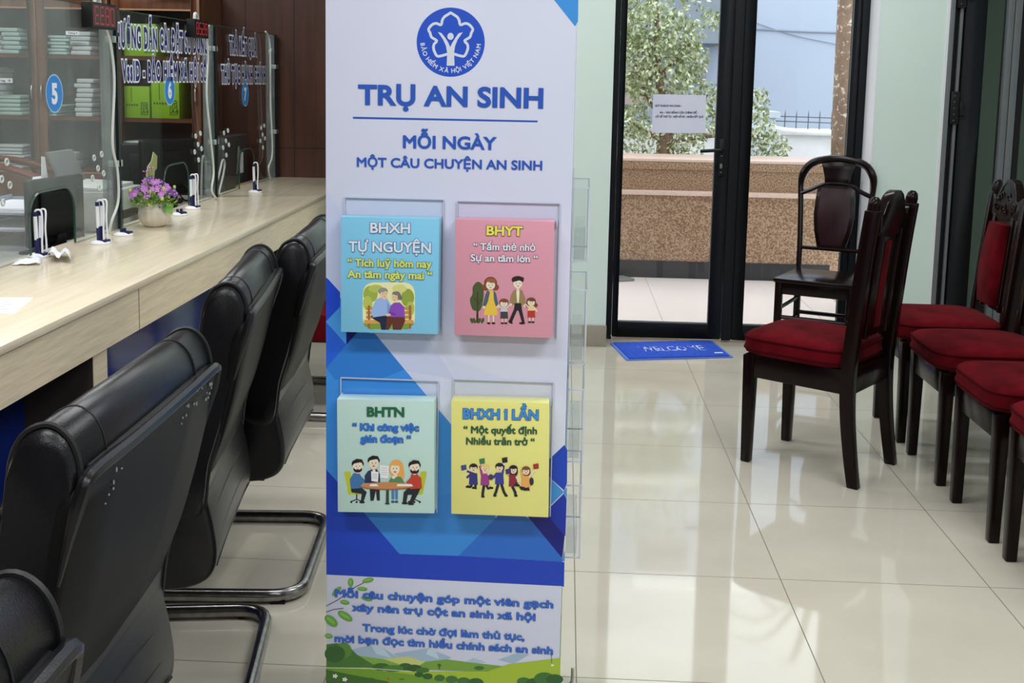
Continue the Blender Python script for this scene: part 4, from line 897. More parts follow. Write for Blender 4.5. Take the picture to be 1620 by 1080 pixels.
# ---- doormat
dm = thing('doormat', (.6, 6.06, 0), 'bright blue loop pile doormat with worn white WELCOME lettering', 'doormat')
A = [onZ(*q, .01) - Vector((.6, 6.06, 0)) for q in ((965, 541), (1127, 537.5), (1160, 563), (991, 567.5))]
for p in A: p.z = 0
BLUE = mat('blue_loop_pile', (26, 74, 190), .9, var=.25, vscale=60, bump=.8, bscale=300)
m = MB(); m.prism(A, (0, 0, .006)); m.build('border', mat('mat_border', (88, 118, 206), .7), dm, bevel=.002)
cen = sum((p for p in A), Vector()) / 4
m = MB(); m.prism([cen + (p - cen) * .94 for p in A], (0, 0, .012)); m.build('pile', BLUE, dm, bevel=.003)
mb = MB(); V, Fs = _text('WELCOME', .03); x0, x1 = min(v.x for v in V), max(v.x for v in V)
L0 = A[3] * .62 + A[0] * .38; R0 = A[2] * .62 + A[1] * .38; a = L0 + (R0 - L0) * .2; b = L0 + (R0 - L0) * .82; up = (A[0] - A[3]) * .25
rr = random.Random(2)
for f in Fs:
    q = sum((V[i] for i in f), Vector()) / len(f)
    if rr.random() < .62: continue
    mb.add([a + (b - a) * ((V[i].x - x0) / (x1 - x0)) + up * (V[i].y / .68) + Vector((0, 0, .0126)) for i in f], [tuple(range(len(f)))])
q = A[2] * .86 + A[3] * .14; q2 = A[2] * .94 + A[3] * .06; u2 = (A[1] - A[2])
mb.add([q + u2 * .16 + Vector((0, 0, .0126)), q2 + u2 * .16 + Vector((0, 0, .0126)), q2 + u2 * .22 + Vector((0, 0, .0126)), q + u2 * .22 + Vector((0, 0, .0126))], [(0, 1, 2, 3)])
flatbuild(mb, 'lettering', [mat('worn_white', (206, 216, 240), .8)], dm)
# ================================================================== THE COUNTER AND THE STAFF SIDE
OAK = wood('pale_oak_laminate', (218, 204, 178), (230, 218, 194), .18, axis=1, scale=6, spec=.5, k=.9)
OAKF = wood('oak_front', (186, 172, 148), (206, 192, 166), .45, axis=1, scale=16, spec=.4, k=.66)
BPAN = mat('blue_gloss_panel', (20, 44, 128), .1, var=.03)
BRN = mat('brown_panel', (62, 54, 48), .5)
X0, X1, Y0, Y1 = -1.352, -1.94, .6, YB - .002
ct = thing('service_counter', (-1.65, 4, 0), 'long pale oak service counter with blue front panel', 'counter')
def cp(name, mb, m, **k):
    mb.v = [p - Vector((-1.65, 4, 0)) for p in mb.v]; return mb.build(name, m, parent=ct, **k)
m = MB(); m.box(X1, X0, Y0, Y1, .742, .765); cp('worktop', m, OAK, bevel=.0015)
m = MB(); m.box(X0 - .03, X0 - .006, Y0, Y1, .606, .742); m.box(X0 - .0062, X0 - .0055, 3.536, 3.541, .606, .742, 1); cp('fascia', m, [OAKF, mat('oak_joint', (120, 104, 84), .6)])
m = MB(); m.box(-1.6, -1.575, Y0, Y1, .0, .742); cp('front_panel', m, BPAN)
m = MB(); m.box(X0 - .03, X1 + .0, Y1 - .03, Y1, 0, .742); cp('end_panel', m, OAKF)
for y in (3.24, 5.6):
    m = MB(); m.box(-1.575, X0 - .012, y - .05, y + .05, 0, .606); m.box(-1.575, X0 - .014, y - .0515, y - .05, 0, .606, 1); cp('support_panel', m, [OAKF, BRN])
# ---- glass screens
SG = glass('screen_glass', (.955, .97, .965), .45); SGM = glass('screen_glass_reflection_haze', (.955, .97, .965), .6, haze=.055)  # whitish reflection on the nearest screen is put in as a diffuse haze
GEDGE = mat('glass_edge_green', (30, 66, 56), .2); STEEL = mat('clear_post', (150, 160, 158), .25, k=.9)
WTXT, NAVT, BDISC = mat('sticker_white', (226, 228, 240), .5), mat('sticker_navy', (14, 16, 96), .5), mat('sticker_blue', (44, 128, 206), .5)
ZB, ZT = .768, 1.69
def screen(y0, y1, ya, yb, label, gm):
    root = thing('glass_screen', (XC, (y0 + y1) / 2, ZB - .003), label, 'glass screen', 'glass screens on the counter'); o = Vector((XC, (y0 + y1) / 2, ZB - .003))
    zt = .992; r = .09
    arch = [(ya, ZB), (ya, zt - r)] + [(ya + r - r * math.cos(t), zt - r + r * math.sin(t)) for t in [i * math.pi / 12 for i in range(1, 6)]] + [(ya + r, zt), (yb - r, zt)] + [(yb - r + r * math.sin(t), zt - r + r * math.cos(t)) for t in [i * math.pi / 12 for i in range(1, 6)]] + [(yb, zt - r), (yb, ZB)]
    out = [(y0, ZB)] + arch + [(y1, ZB), (y1, ZT), (y0, ZT)]
    m = MB(); m.prism([Vector((XC - .004, y, z)) - o for y, z in out], (.008, 0, 0), 0, 1)
    pane = m.build('pane', [gm, glass('screen_edge', (.35, .52, .47), 1.0, haze=.06)], root, smooth=False)
    e = MB()
    n = len(arch)
    for i in range(n - 1):
        (a, b), (c, d) = arch[i], arch[i + 1]; e.tube([Vector((XC, a, b)) - o, Vector((XC, c, d)) - o], .0042, 5)
    e.build('polished_edge', GEDGE, root)
    MB().tube([Vector((XC, y0, ZT)) - o, Vector((XC, y1, ZT)) - o], .0025, 5).build('top_edge', GEDGE, root)
    return root, o
s5, o5 = screen(3.42, 4.70, 3.93, 4.30, 'glass counter screen with blue number 5 disc, nearest of the three', SGM)
s6, o6 = screen(4.78, 6.06, 5.29, 5.645, 'glass counter screen with two line navy lettering and number 6 disc', SG)
s7, o7 = screen(6.13, 7.36, 6.54, 6.865, 'glass counter screen with short navy lettering and number 7 disc, farthest', SG)
def stick(root, o, lines, num):
    mb = MB()
    for body, pl_, pr_, cap in lines:
        A, B = onX(*pl_, XC + .0045), onX(*pr_, XC + .0045); A.z = B.z = (A.z + B.z) / 2
        text_on(mb, body, A - o, B - o, cap, (1, 0, 0), .0005, [(.115, 0), (.047, 1)], 1.2)
    if mb.v: flatbuild(mb, 'lettering', [WTXT, NAVT], root)
    u, v, ch = num; c = onX(u, v, XC + .0045) - o; mb = MB(); r = .066
    mb.poly([c + Vector((.0006, r * math.cos(t), r * math.sin(t))) for t in [i * math.pi / 16 for i in range(32)]], 0)
    mb.poly([c + Vector((.0004, (r + .006) * math.cos(t), (r + .006) * math.sin(t))) for t in [i * math.pi / 16 for i in range(32)]], 2)
    V, _ = _text(ch, .05); w = max(v.x for v in V) - min(v.x for v in V); cz = .068; wy = w * cz / .682
    text_on(mb, ch, c + Vector((0, -wy / 2, -cz / 2)), c + Vector((0, wy / 2, -cz / 2)), cz, (1, 0, 0), .0009, [(.05, 1)])
    flatbuild(mb, 'number_disc', [BDISC, WTXT, mat('disc_rim', (150, 190, 226), .5)], root)
stick(s5, o5, [], (86, 148, '5'))
stick(s6, o6, [('HƯỚNG DẪN CÀI ĐẶT SỬ DỤNG', (183, 75), (328, 81), .086), ('VssID - BẢO HIỂM XÃ HỘI SỐ', (193, 126), (327, 127), .078)], (268.5, 143, '6'))
stick(s7, o7, [('TRẢ KẾT QUẢ', (363, 85), (406, 86), .088), ('THỦ TỤC HÀNH CHÍNH', (350, 131), (420, 129), .086)], (388, 149, '7'))
for root, o, cs in ((s5, o5, [(4, 290), (156, 272)]), (s6, o6, [(314, 233)]), (s7, o7, [(358, 227), (416, 217)])):
    for u, v in cs:
        c = onX(u, v, XC + .005) - o
        for dy, dz in ((-.04, .06), (.035, .07), (-.005, .015), (-.06, -.02), (.05, -.01), (0, -.065)):
            MB().tube([c + Vector((0, dy + .011 * math.cos(t), dz + .011 * math.sin(t))) for t in [i * math.pi / 5 for i in range(10)]], .0035, 5, True).build('speech_hole', mat('hole_rim', (190, 200, 198), .3), root)
def post(y, label, clipz):
    p = thing('screen_post', (XC, y, .765), label, 'post', 'posts between the glass screens'); m = MB()
    g = glass('post_glass', (.62, .70, .68), 1.3, haze=.16)
    m.box(-.055, .0, -.030, -.012, 0, .925); m.box(-.055, .0, .012, .030, 0, .925); m.build('fin', g, p, bevel=.001)
    m = MB(); m.box(-.02, .012, -.012, .006, 0, .925); m.build('core', mat('post_core', (22, 34, 34), .25), p)
    for z in clipz: MB().box(-.03, .012, -.031, .031, z - .014, z + .014).build('clip', STEEL, p, bevel=.003)
post(4.74, 'screen post between the screens numbered 5 and 6', (.28, .80)); post(6.095, 'screen post between the screens numbered 6 and 7', (.30, .80)); post(7.387, 'end post of the screens against the dark wooden wall', (.3, .72))
WCAB = mat('white_cable', (206, 208, 204), .5)
def wcable(pts, label):
    mb = MB(); mb.tube(smooth_path(pts, 6), .0055, 7); tag(mb.build('white_cable', WCAB, loc=pts[-1]), label, 'cable', 'white cables hanging down the posts')
xx = XC + .035
wcable([onX(168, 46, xx), onX(176, 75, xx), onX(181, 130, xx), onX(178, 225, xx), onX(186, 270, xx), onX(187, 318, xx), onX(176, 352, xx), onX(170, 388, xx - .03) + Vector((0, 0, .006))], 'white cable hanging down the post beside the flower pot')
wcable([onX(327, 61, xx), onX(329, 90, xx), onX(327, 150, xx), onX(333, 215, xx), onX(338, 270, xx), onX(335, 300, xx), Vector((xx, 5.98, .772))], 'white cable hanging down the post between screens 6 and 7')
wcable([onX(420, 50, xx), onX(427, 70, xx), onX(428, 160, xx), onX(431, 240, xx), onX(425, 265, xx), Vector((xx - .01, 7.15, .772))], 'white cable hanging down the end post at the dark wall')
# ---- LED number displays
SEG = emit('led_red', (170, 40, 52), .04); FACE = mat('led_window', (26, 5, 8), .2)
def led(y0, y1, z0, z1, label, digits):
    xf = XC + .048; d = thing('led_display', (XC + .026, (y0 + y1) / 2, ZT), label, 'display', 'red number displays on the screens'); o = Vector((XC + .026, (y0 + y1) / 2, ZT))
    def lb(mb): mb.v = [p - o for p in mb.v]; return mb
    lb(MB().box(XC + .007, xf, y0, y1, z0, z1)).build('housing', BLACK, d, bevel=.002)
    lb(MB().box(xf, xf + .0012, y0 + .008, y1 - .008, z0 + .008, z1 - .008)).build('window', FACE, d)
    mb = MB(); n = len(digits); w = (y1 - y0 - .04) / n; h = (z1 - z0) - .035
    for i, sgs in enumerate(digits):
        a = y0 + .02 + i * w + w * .14; b = a + w * .68; c0 = z0 + .0175; c2 = c0 + h; c1 = (c0 + c2) / 2; t = .0035; X = xf + .0013
        SG_ = {'a': (a, b, c2 - t, c2 + t), 'd': (a, b, c0 - t, c0 + t), 'g': (a, b, c1 - t, c1 + t), 'f': (a - t, a + t, c1, c2), 'e': (a - t, a + t, c0, c1), 'b': (b - t, b + t, c1, c2), 'c': (b - t, b + t, c0, c1)}
        for s in sgs: q = SG_[s]; mb.box(X, X + .0006, *q)
    lb(mb).build('digits', SEG, d)
    m = MB(); m.tube(smooth_path([(xf - .03, (y0 + y1) / 2 + .03, z1), (xf - .03, (y0 + y1) / 2 + .02, z1 + .022), (xf - .03, (y0 + y1) / 2 - .01, z1 + .03), (xf - .03, (y0 + y1) / 2 - .02, z1)], 4), .008, 8); lb(m).build('cable_loop', WCAB, d)
led(4.40, 4.645, 1.60, 1.70, 'black number display with red digits above screen 5', ('adefg', 'adefg', 'abcdefg', 'abcdef'))
led(5.63, 5.855, 1.61, 1.70, 'black number display with dim red digits above screen 6', ('abcdefg', 'acdfg', 'abdeg', 'abcdefg'))
# ---- on the counter
ZC = .765
def pen_stand(u, v, label, pens, ang=0):
    p = onZ(u, v, ZC); r = thing('pen_stand', (p.x, p.y, ZC), label, 'pen stand', 'pen stands on the counter', rz=ang)
    WP, NV = mat('pen_white', (232, 234, 240), .35), mat('pen_navy', (24, 30, 84), .4)
    MB().lathe([(.046, 0), (.048, .004), (.044, .011), (.03, .017), (.012, .02)], (0, 0, 0), 20).build('base', WP, r, ang=50)
    m = MB(); m.box(-.02, .02, -.042, -.004, .010, .022)
    for s in (-1, 1): m.tube([(s * .013, 0, .015), (s * .013, .0, .055 if pens else .036)], .0085, 8)
    m.build('socket', NV, r, bevel=.001)
    for i in range(pens):
        s = -1 if i == 0 else 1; t = .004 * s
        pe = MB().tube([(s * .013, 0, .07), (s * .013 + t, 0, .185)], .0085, 8).build('pen', WP, r)
        m = MB(); m.tube([(s * .013, 0, .045), (s * .013, 0, .085)], .0088, 8); m.tube([(s * .013 + t, 0, .185), (s * .013 + t, 0, .205)], .0088, 8); m.build('pen_grip', NV, pe)
        m = MB(); m.tube(smooth_path([(s * .013 + t, 0, .203), (s * .013 + t, -.008, .214), (s * .013 + .006, -.026, .205), (s * .013 - .004 * s, -.03, .13), (s * .013 + .004, -.026, .07), (s * .013, -.03, .012)], 5), .0045, 6); m.build('coil_cord', WP, pe)
    r.scale = (.82, .82, .8); return r
pen_stand(62, 406, 'pen stand with two white pens beside the crumpled paper', 2, 1.3)
pen_stand(159, 385, 'pen stand with two white pens before the arched opening of screen 5', 2, 1.3)
pen_stand(195, 372, 'empty pen stand base at the foot of the post by the flower pot', 0, 1.4)
pen_stand(284, 340, 'empty pen stand base lying in front of screen 6', 0, 1.0)
pen_stand(305, 330, 'pen stand with two white pens in front of screen 6', 2, 1.3)
pen_stand(404, 304, 'pen stand with a single white pen in front of screen 7', 1, 1.2)
PAPW = mat('white_paper', (232, 234, 242), .7, var=.02)
ps = [onZ(*q, ZC) for q in ((-30, 470), (53, 471), (22, 497), (-34, 494))]
m = MB(); m.prism(ps, (0, 0, .0008)); c = sum((p for p in ps), Vector()) / 4
pa = tag(m.build('paper_sheet', PAPW, loc=c, smooth=False), 'flat white printed paper sheet on the near end of the counter', 'paper')
mb = MB(); g = mat('print_grey', (150, 152, 164), .7)
for i in range(4):
    a, b = ps[3] + (ps[0] - ps[3]) * (.25 + .14 * i), ps[2] + (ps[1] - ps[2]) * (.25 + .14 * i); d = b - a; q = (ps[0] - ps[3]) * .02; z = Vector((0, 0, .001))
    mb.add([a + d * .5 + z - c, a + d * .72 + z - c, a + d * .72 + q + z - c, a + d * .5 + q + z - c], [(0, 1, 2, 3)])
flatbuild(mb, 'print', [g], pa)
def crumple(quad, n, amp, seed, wave):
    rr = random.Random(seed); vs = []
    for i in range(n + 1):
        for j in range(n + 1):
            a, b = i / n, j / n; p = quad[0] * (1 - a) * (1 - b) + quad[1] * a * (1 - b) + quad[2] * a * b + quad[3] * (1 - a) * b
            vs.append(p + Vector((0, 0, .002 + wave(a, b) + rr.uniform(0, amp))))
    return vs, [(i * (n + 1) + j, (i + 1) * (n + 1) + j, (i + 1) * (n + 1) + j + 1, i * (n + 1) + j + 1) for i in range(n) for j in range(n)]
q = [onZ(*t, ZC) for t in ((76, 415), (112, 417), (112, 405), (80, 403))]
vs, fs = crumple(q, 8, .006, 4, lambda a, b: .035 * abs(math.sin(a * 5.2 + .8)) * (1 - .3 * b))
m = MB().add(vs, fs); q2 = [onZ(*t, ZC) for t in ((18, 420), (64, 420), (66, 409), (30, 412))]
vs, fs = crumple(q2, 6, .004, 9, lambda a, b: .008 * abs(math.sin(a * 6)) * a); m.add(vs, fs)
o = m.build('crumpled_paper', PAPW, loc=onZ(70, 412, ZC)); sd = o.modifiers.new('thick', 'SOLIDIFY'); sd.thickness = .0012; sd.offset = 1
tag(o, 'crumpled white paper lying at the foot of the pen stand', 'paper')
# flower pot
fp = thing('flower_pot', (-1.785, 4.85, ZC), 'ribbed off white pot of small purple flowers on the counter', 'flower pot')
POT = mat('pot_glaze', (206, 198, 184), .3, var=.08, vscale=14, stretch=(1, 1, .2))
MB().lathe([(.045, 0), (.062, .008), (.083, .035), (.088, .062), (.082, .088), (.066, .108), (.06, .112), (.054, .108), (.05, .1)], (0, 0, 0), 60, rib=.018, nr=15).build('pot', POT, fp, ang=60)
rr = random.Random(11); LG = mat('flower_leaf', (86, 132, 48), .5, var=.3, vscale=30); LY = mat('flower_bud_yellow', (196, 206, 106), .5)
PU, PU2, EYE = mat('petal_lilac', (192, 122, 200), .6, var=.15, vscale=40), mat('petal_violet', (104, 62, 136), .6, var=.2, vscale=40), mat('petal_eye', (240, 226, 240), .6)
lv, fl = MB(), MB()
def quad(mb, p, d, n, L_, w_, mi):
    s = d.cross(n).normalized(); mb.add([p, p + d * L_ * .5 + s * w_, p + d * L_, p + d * L_ * .5 - s * w_], [(0, 1, 2, 3)], mi)
for _ in range(260):
    a, q, h = rr.uniform(0, 6.283), math.sqrt(rr.random()), rr.random(); p = Vector((math.cos(a) * q * .12, math.sin(a) * q * .12, .10 + h * .085 * (1.25 - q)))
    d = Vector((math.cos(a) * .8, math.sin(a) * .8, rr.uniform(-.4, .9))).normalized(); quad(lv, p, d, Vector((0, 0, 1)), rr.uniform(.03, .05), rr.uniform(.006, .011), 0 if rr.random() < .85 else 1)
for _ in range(22): p = Vector((rr.uniform(-.11, .12), rr.uniform(-.11, .11), rr.uniform(.105, .19))); lv.ell(p, (.009, .009, .010), 7, 5, 1)
for _ in range(66):
    a, q = rr.uniform(0, 6.283), math.sqrt(rr.random()); c = Vector((math.cos(a) * q * .13, math.sin(a) * q * .13, .145 + .085 * (1.1 - q) * rr.uniform(.5, 1.1)))
    out = (Vector((c.x, c.y, .06)) + Vector((.05, -.07, .03))).normalized(); u_ = out.orthogonal().normalized(); w_ = out.cross(u_); mi = 0 if rr.random() < .72 else 1; rad = rr.uniform(.016, .023)
    for k_ in range(5):
        t = k_ * 1.2566 + a; d = (u_ * math.cos(t) + w_ * math.sin(t) + out * .25).normalized(); quad(fl, c, d, out, rad, rad * .34, mi)
    fl.ell(c + out * .003, (.003, .003, .003), 6, 4, 2)
for x, y, z in ((-.03, .02, .27), (-.01, .0, .275), (-.05, .01, .255), (-.02, -.02, .26)):
    lv.tube([(x * .4, y * .4, .12), (x, y, z)], .0016, 4, m=0)
    for k_ in range(5): t = k_ * 1.2566; quad(fl, Vector((x, y, z)), Vector((math.cos(t), math.sin(t), .3)).normalized(), Vector((0, 0, 1)), .024, .008, 0)
flatbuild(lv, 'leaves', [LG, LY], fp); flatbuild(fl, 'blossoms', [PU, PU2, EYE], fp)
lp = MB(); quad(lp, Vector((.07, -.03, .13)), Vector((.6, -.2, -.75)).normalized(), Vector((.4, -.8, .3)), .09, .035, 0); flatbuild(lp, 'big_leaf', [mat('big_leaf_green', (112, 158, 66), .5, var=.2)], fp)
fp.scale = (.76, .76, .92)
# ---- staff desk and things on it
DESK = mat('desk_grey', (150, 150, 146), .4)
dk = thing('staff_desk', (-2.25, 5, 0), 'grey staff desk running behind the glass screens', 'desk')
m = MB(); m.box(-.30, .30, -2.4, 1.9, .66, .69); m.build('desk_top', DESK, dk, bevel=.002)
m = MB(); m.box(.02, .30, 1.902, 2.39, .66, .69); m.build('desk_extension', DESK, dk, bevel=.002)
for y in (-2.3, 0, 1.8): m = MB(); m.box(-.28, .28, y - .012, y + .012, 0, .66); m.build('desk_panel', DESK, dk)
DZ = .69
# lever of at(): place on planes of constant X behind the screen
def monitor(c, w, h, rz, label, tilt=0):
    r = thing('monitor', (c.x, c.y, DZ), label, 'monitor', 'monitors on the staff desk', rz=rz); zc = c.z - DZ
    m = MB(); m.box(-.02, .018, -w / 2, w / 2, zc - h / 2, zc + h / 2); m.build('housing', BLACK, r, bevel=.012, seg=3)
    m = MB(); m.box(.018, .034, -w * .36, w * .36, zc - h * .36, zc + h * .30); m.build('rear_bulge', BLACK, r, bevel=.01, seg=2)
    m = MB(); m.box(-.0215, -.02, -w / 2 + .012, w / 2 - .012, zc - h / 2 + .014, zc + h / 2 - .012); m.build('screen', mat('screen_dark', (34, 38, 46), .1), r)
    m = MB(); m.box(-.02, .03, -.03, .03, 0, zc - h / 2 + .05); m.build('stand', BLACK, r, bevel=.004)
    m = MB(); m.box(-.1, .09, -.11, .11, 0, .012); m.build('stand_base', BLACK, r, bevel=.004)
    m = MB(); m.tube(smooth_path([(.034, .05, zc - h * .3), (.07, .07, zc * .5), (.05, .12, .02), (.0, .16, .004)], 4), .004, 6); m.build('monitor_cable', BLACK, r)
    return r
c = onX(88, 344, -2.08); monitor(Vector((-2.08, c.y, .865)), .36, .27, R(-10), 'black monitor seen from behind through the opening of screen 5')
c = onX(272, 285, -2.12); monitor(Vector((-2.12, c.y - .04, .93)), .38, .30, R(-30), 'black monitor behind the flower pot, in the opening of screen 6')
c = onX(266, 262, -2.32); monitor(Vector((-2.32, c.y - .1, .88)), .50, .30, R(-75), 'dark wide monitor behind the yellow card, seen through screen 6')
mt = thing('plastic_tag', (0, 0, 0), 'small white tag standing on top of the monitor behind screen 5', 'tag'); mt.location = (-2.10, onX(77, 310, -2.08).y, 1.0)
m = MB(); m.prism([(0, -.018, 0), (0, .034, 0), (0, .014, .085), (0, -.012, .088)], (.003, 0, 0)); m.build('tag_card', PAPW, mt)
# printer
c = onX(150, 352, -2.2); pr = thing('printer', (-2.25, c.y + .12, DZ), 'light grey desktop printer behind screen 5', 'printer')
m = MB(); m.box(-.16, .16, -.2, .2, 0, .19); m.build('body', mat('printer_grey', (188, 190, 186), .5), pr, bevel=.01)
m = MB(); m.prism([(-.16, -.19, .19), (.12, -.19, .19), (.12, -.19, .205), (-.16, -.19, .215)], (0, .38, 0)); m.build('lid', mat('printer_lid', (206, 208, 204), .5), pr, bevel=.003)
m = MB(); m.prism([(-.12, -.1, .20), (-.10, -.1, .20), (-.17, -.1, .36), (-.19, -.1, .36)], (0, .26, 0)); m.build('paper_support', mat('printer_support', (116, 118, 120), .5), pr, bevel=.003)
m = MB(); m.box(.16, .163, -.16, .16, .05, .09); m.build('output_slot', BLACK, pr)
# document tray with papers (behind screen 5, left edge)
TRAYG = mat('tray_grey', (150, 154, 170), .4); a = Vector((0, 4.80, 0))
ty = thing('document_tray', (-2.36, a.y, DZ), 'grey stacked document tray with a paper label behind screen 5', 'document tray')
m = MB()
for z in (0, .07, .14): m.box(-.13, .13, -.2, .2, z, z + .004); m.box(-.13, .13, .196, .2, z, z + .035); m.box(-.134, -.13, -.2, .2, z, z + .045)
m.box(.126, .13, .17, .2, 0, .175); m.box(.126, .13, -.2, -.17, 0, .175); m.build('tiers', TRAYG, ty)
m = MB(); m.box(.131, .1325, -.17, .12, .055, .115); m.build('tray_label', PAPW, ty)
for i, (z, w_) in enumerate(((.146, .36), (.156, .34), (.075, .36))):
    m = MB(); rz = .1 * i - .1; cx, sx = math.cos(rz), math.sin(rz); pts = [(-.12, -w_ / 2), (.12, -w_ / 2), (.12, w_ / 2), (-.12, w_ / 2)]
    m.prism([(ty.location.x + x * cx - y * sx * .3, ty.location.y + x * sx + y * cx, DZ + z) for x, y in pts], (0, 0, .008)); tag(m.build('paper_pile', PAPW, loc=(ty.location.x, ty.location.y, DZ + z), smooth=False), ('loose white papers, lower of two on the document tray', 'loose white papers topmost on the document tray', 'white papers in the middle tier of the document tray')[i], 'papers', 'papers on the document tray')
m = MB(); t = Vector((-2.215, a.y + .02, DZ + .185)); m.prism([t + Vector(q) for q in ((0, -.28, 0), (0, .24, .0), (-.06, .02, .10), (-.07, -.04, .10))], (-.0015, 0, 0))
tag(m.build('paper_sheet', PAPW, loc=t, smooth=False), 'white sheet bent upright on the document tray behind screen 5', 'paper')
# yellow card, tablet stand, phone
a = onX(237, 282, -2.02); m = MB(); t = Vector((-2.02, a.y, DZ))
m.prism([t + Vector(q) for q in ((0, -.10, .10), (0, .03, .10), (0, .07, .26), (0, .10, .27), (0, .11, .33), (0, .06, .355), (0, .03, .31), (0, -.02, .29))], (-.004, 0, 0))
m.box(t.x - .03, t.x + .03, t.y - .08, t.y + .04, DZ, DZ + .125); tag(m.build('card_holder', mat('card_olive', (178, 178, 116), .6), loc=t), 'olive yellow card standing behind the purple flowers', 'card')
a = onX(372, 245, -2.1); ks = thing('kiosk_tablet', (-2.12, 7.06, DZ), 'dark grey boxy device with white sticker behind screen 7', 'device')
m = MB(); m.box(-.06, .06, -.26, .24, .0, .36); m.build('device_body', mat('device_grey', (62, 62, 60), .5), ks, bevel=.006)
m = MB(); m.box(.061, .0625, .06, .13, .12, .25); m.build('sticker', PAPW, ks)
m = MB(); m.tube(smooth_path([(.062, -.02, .12), (.075, -.03, .22), (.07, .0, .29), (.07, .03, .24), (.062, .03, .14)], 5), .006, 6); m.build('handset_cord', mat('cord_grey', (130, 132, 130), .5), ks)
m = MB(); t = Vector((-2.0, 7.16, DZ)); m.box(t.x - .045, t.x + .045, t.y - .12, t.y + .16, DZ, DZ + .06)
tag(m.build('box', mat('pink_box', (206, 176, 170), .6), loc=t, bevel=.004), 'small pink box on the desk behind the arch of screen 7', 'box')
m = MB(); m.tube([(t.x + .0 + .03 * math.cos(q), t.y - .20 + .03 * math.sin(q), DZ + .045) for q in [i * .524 for i in range(12)]], .016, 8, True)
tag(m.build('tape_roll', mat('yellow_tape', (214, 186, 70), .4), loc=(t.x, t.y - .20, DZ + .03)), 'yellow tape roll beside the pink box behind screen 7', 'tape')
a = onX(338, 255, -1.99); m = MB(); m.tube(smooth_path([(-2.0, a.y - .2, DZ), (-2.0, a.y - .18, DZ + .25), (-2.0, a.y - .12, DZ + .28), (-2.0, a.y - .06, DZ + .14), (-2.0, a.y + .08, DZ + .12), (-2.0, a.y + .2, DZ + .24), (-2.0, a.y + .24, DZ + .2), (-2.0, a.y + .12, DZ + .05), (-2.0, a.y + .06, DZ)], 6), .006, 6)
tag(m.build('wire', WCAB, loc=(-2.0, a.y, DZ)), 'looped white wire on the desk at the edge of screen 6', 'cable')
# staff chairs (bent wood arms, round seen through the glass)
RW = wood('red_brown_wood', (92, 38, 24), (116, 50, 32), .3, axis=0, scale=4)
def armchair(c, rz, label):
    r = thing('armchair', (c.x, c.y, 0), label, 'chair', None, rz=rz)
    m = MB(); m.box(-.25, .25, -.25, .25, .42, .47); m.build('seat', RW, r, bevel=.01)
    for s in (-1, 1):
        m = MB(); m.tube(smooth_path([(-.26, s * .2, .93), (-.1, s * .28, .90), (.1, s * .30, .82), (.26, s * .29, .72)], 5), .03, 8, ry=.02); m.build('armrest', RW, r)
        for x in (-.22, .22): m = MB(); m.box(x - .022, x + .022, s * .24 - .022, s * .24 + .022, 0, .42 if x < 0 else .74); m.build('leg', RW, r, bevel=.003)
    m = MB(); m.prism([(-.26, -.2, .5), (-.26, .2, .5), (-.30, .24, .98), (-.31, 0, 1.04), (-.30, -.24, .98)], (-.03, 0, 0)); m.build('backrest', RW, r, bevel=.006)
    return r
armchair(Vector((-2.95, 6.25, 0)), R(20), 'red brown wooden armchair behind the document tray')
# ---- bookcases against the panelled wall
CAB = wood('bookcase_walnut', (86, 52, 34), (112, 70, 46), .4, axis=2, scale=5); CAB2 = wood('bookcase_walnut_cross', (92, 56, 36), (118, 74, 48), .4, axis=0, scale=5); CIN = mat('bookcase_inside', (110, 106, 108), .7)
YF = 7.0
def bookcase(x0, x1, divs, label):
    b = thing('bookcase', ((x0 + x1) / 2, YF + .2, 0), label, 'bookcase', 'glazed bookcases along the back wall'); o = Vector(((x0 + x1) / 2, YF + .2, 0))
    def bb(name, mb, m, par=None, **k): mb.v = [p - o for p in mb.v]; return mb.build(name, m, parent=par or b, **k)
    m = MB(); m.box(x0, x0 + .02, YF, YF + .4, 0, 1.93); m.box(x1 - .02, x1, YF, YF + .4, 0, 1.93); m.box(x0, x1, YF, YF + .4, 1.90, 1.93); m.box(x0, x1, YF, YF + .4, 0, .06); bb('carcass', m, CAB, bevel=.002)
    m = MB(); m.box(x0 + .02, x1 - .02, YF + .385, YF + .395, .06, 1.90); bb('back_board', m, CIN)
    for z in (.80, 1.135, 1.52): m = MB(); m.box(x0 + .02, x1 - .02, YF + .03, YF + .385, z - .012, z + .012); bb('shelf', m, CAB2)
    for i, (a, c) in enumerate(divs):
        s = .055
        m = MB(); m.box(a, a + s, YF - .02, YF, .06, 1.90); m.box(c - s, c, YF - .02, YF, .06, 1.90); m.box(a + s, c - s, YF - .02, YF, 1.815, 1.90); m.box(a + s, c - s, YF - .02, YF, .06, .80)
        d = bb('door', m, CAB, bevel=.003)
        m = MB(); m.box(a + s, c - s, YF - .012, YF - .008, .80, 1.815); bb('door_glass', m, glass('bookcase_glass', (.97, .98, .98), .8), d)
        m = MB(); m.box(a + s, c - s, YF - .022, YF - .0185, .795, .806); m.box(a + s, c - s, YF - .022, YF - .0185, 1.81, 1.82); bb('moulding', m, mat('moulding_tan', (170, 128, 98), .4), d)
        hx = c - .028 if i % 2 == 0 else a + .028
        m = MB(); m.tube(smooth_path([(hx, YF - .021, 1.25), (hx, YF - .045, 1.27), (hx, YF - .045, 1.33), (hx, YF - .021, 1.35)], 4), .005, 6); bb('handle', m, mat('handle_silver', (200, 200, 196), .25, metal=.9), d)
    return b
bookcase(-3.75, -2.83, [(-3.745, -3.29), (-3.285, -2.835)], 'walnut bookcase with two glass doors behind screen 5')
bookcase(-2.82, -2.255, [(-2.815, -2.26)], 'walnut bookcase holding green cartons behind screen 6')
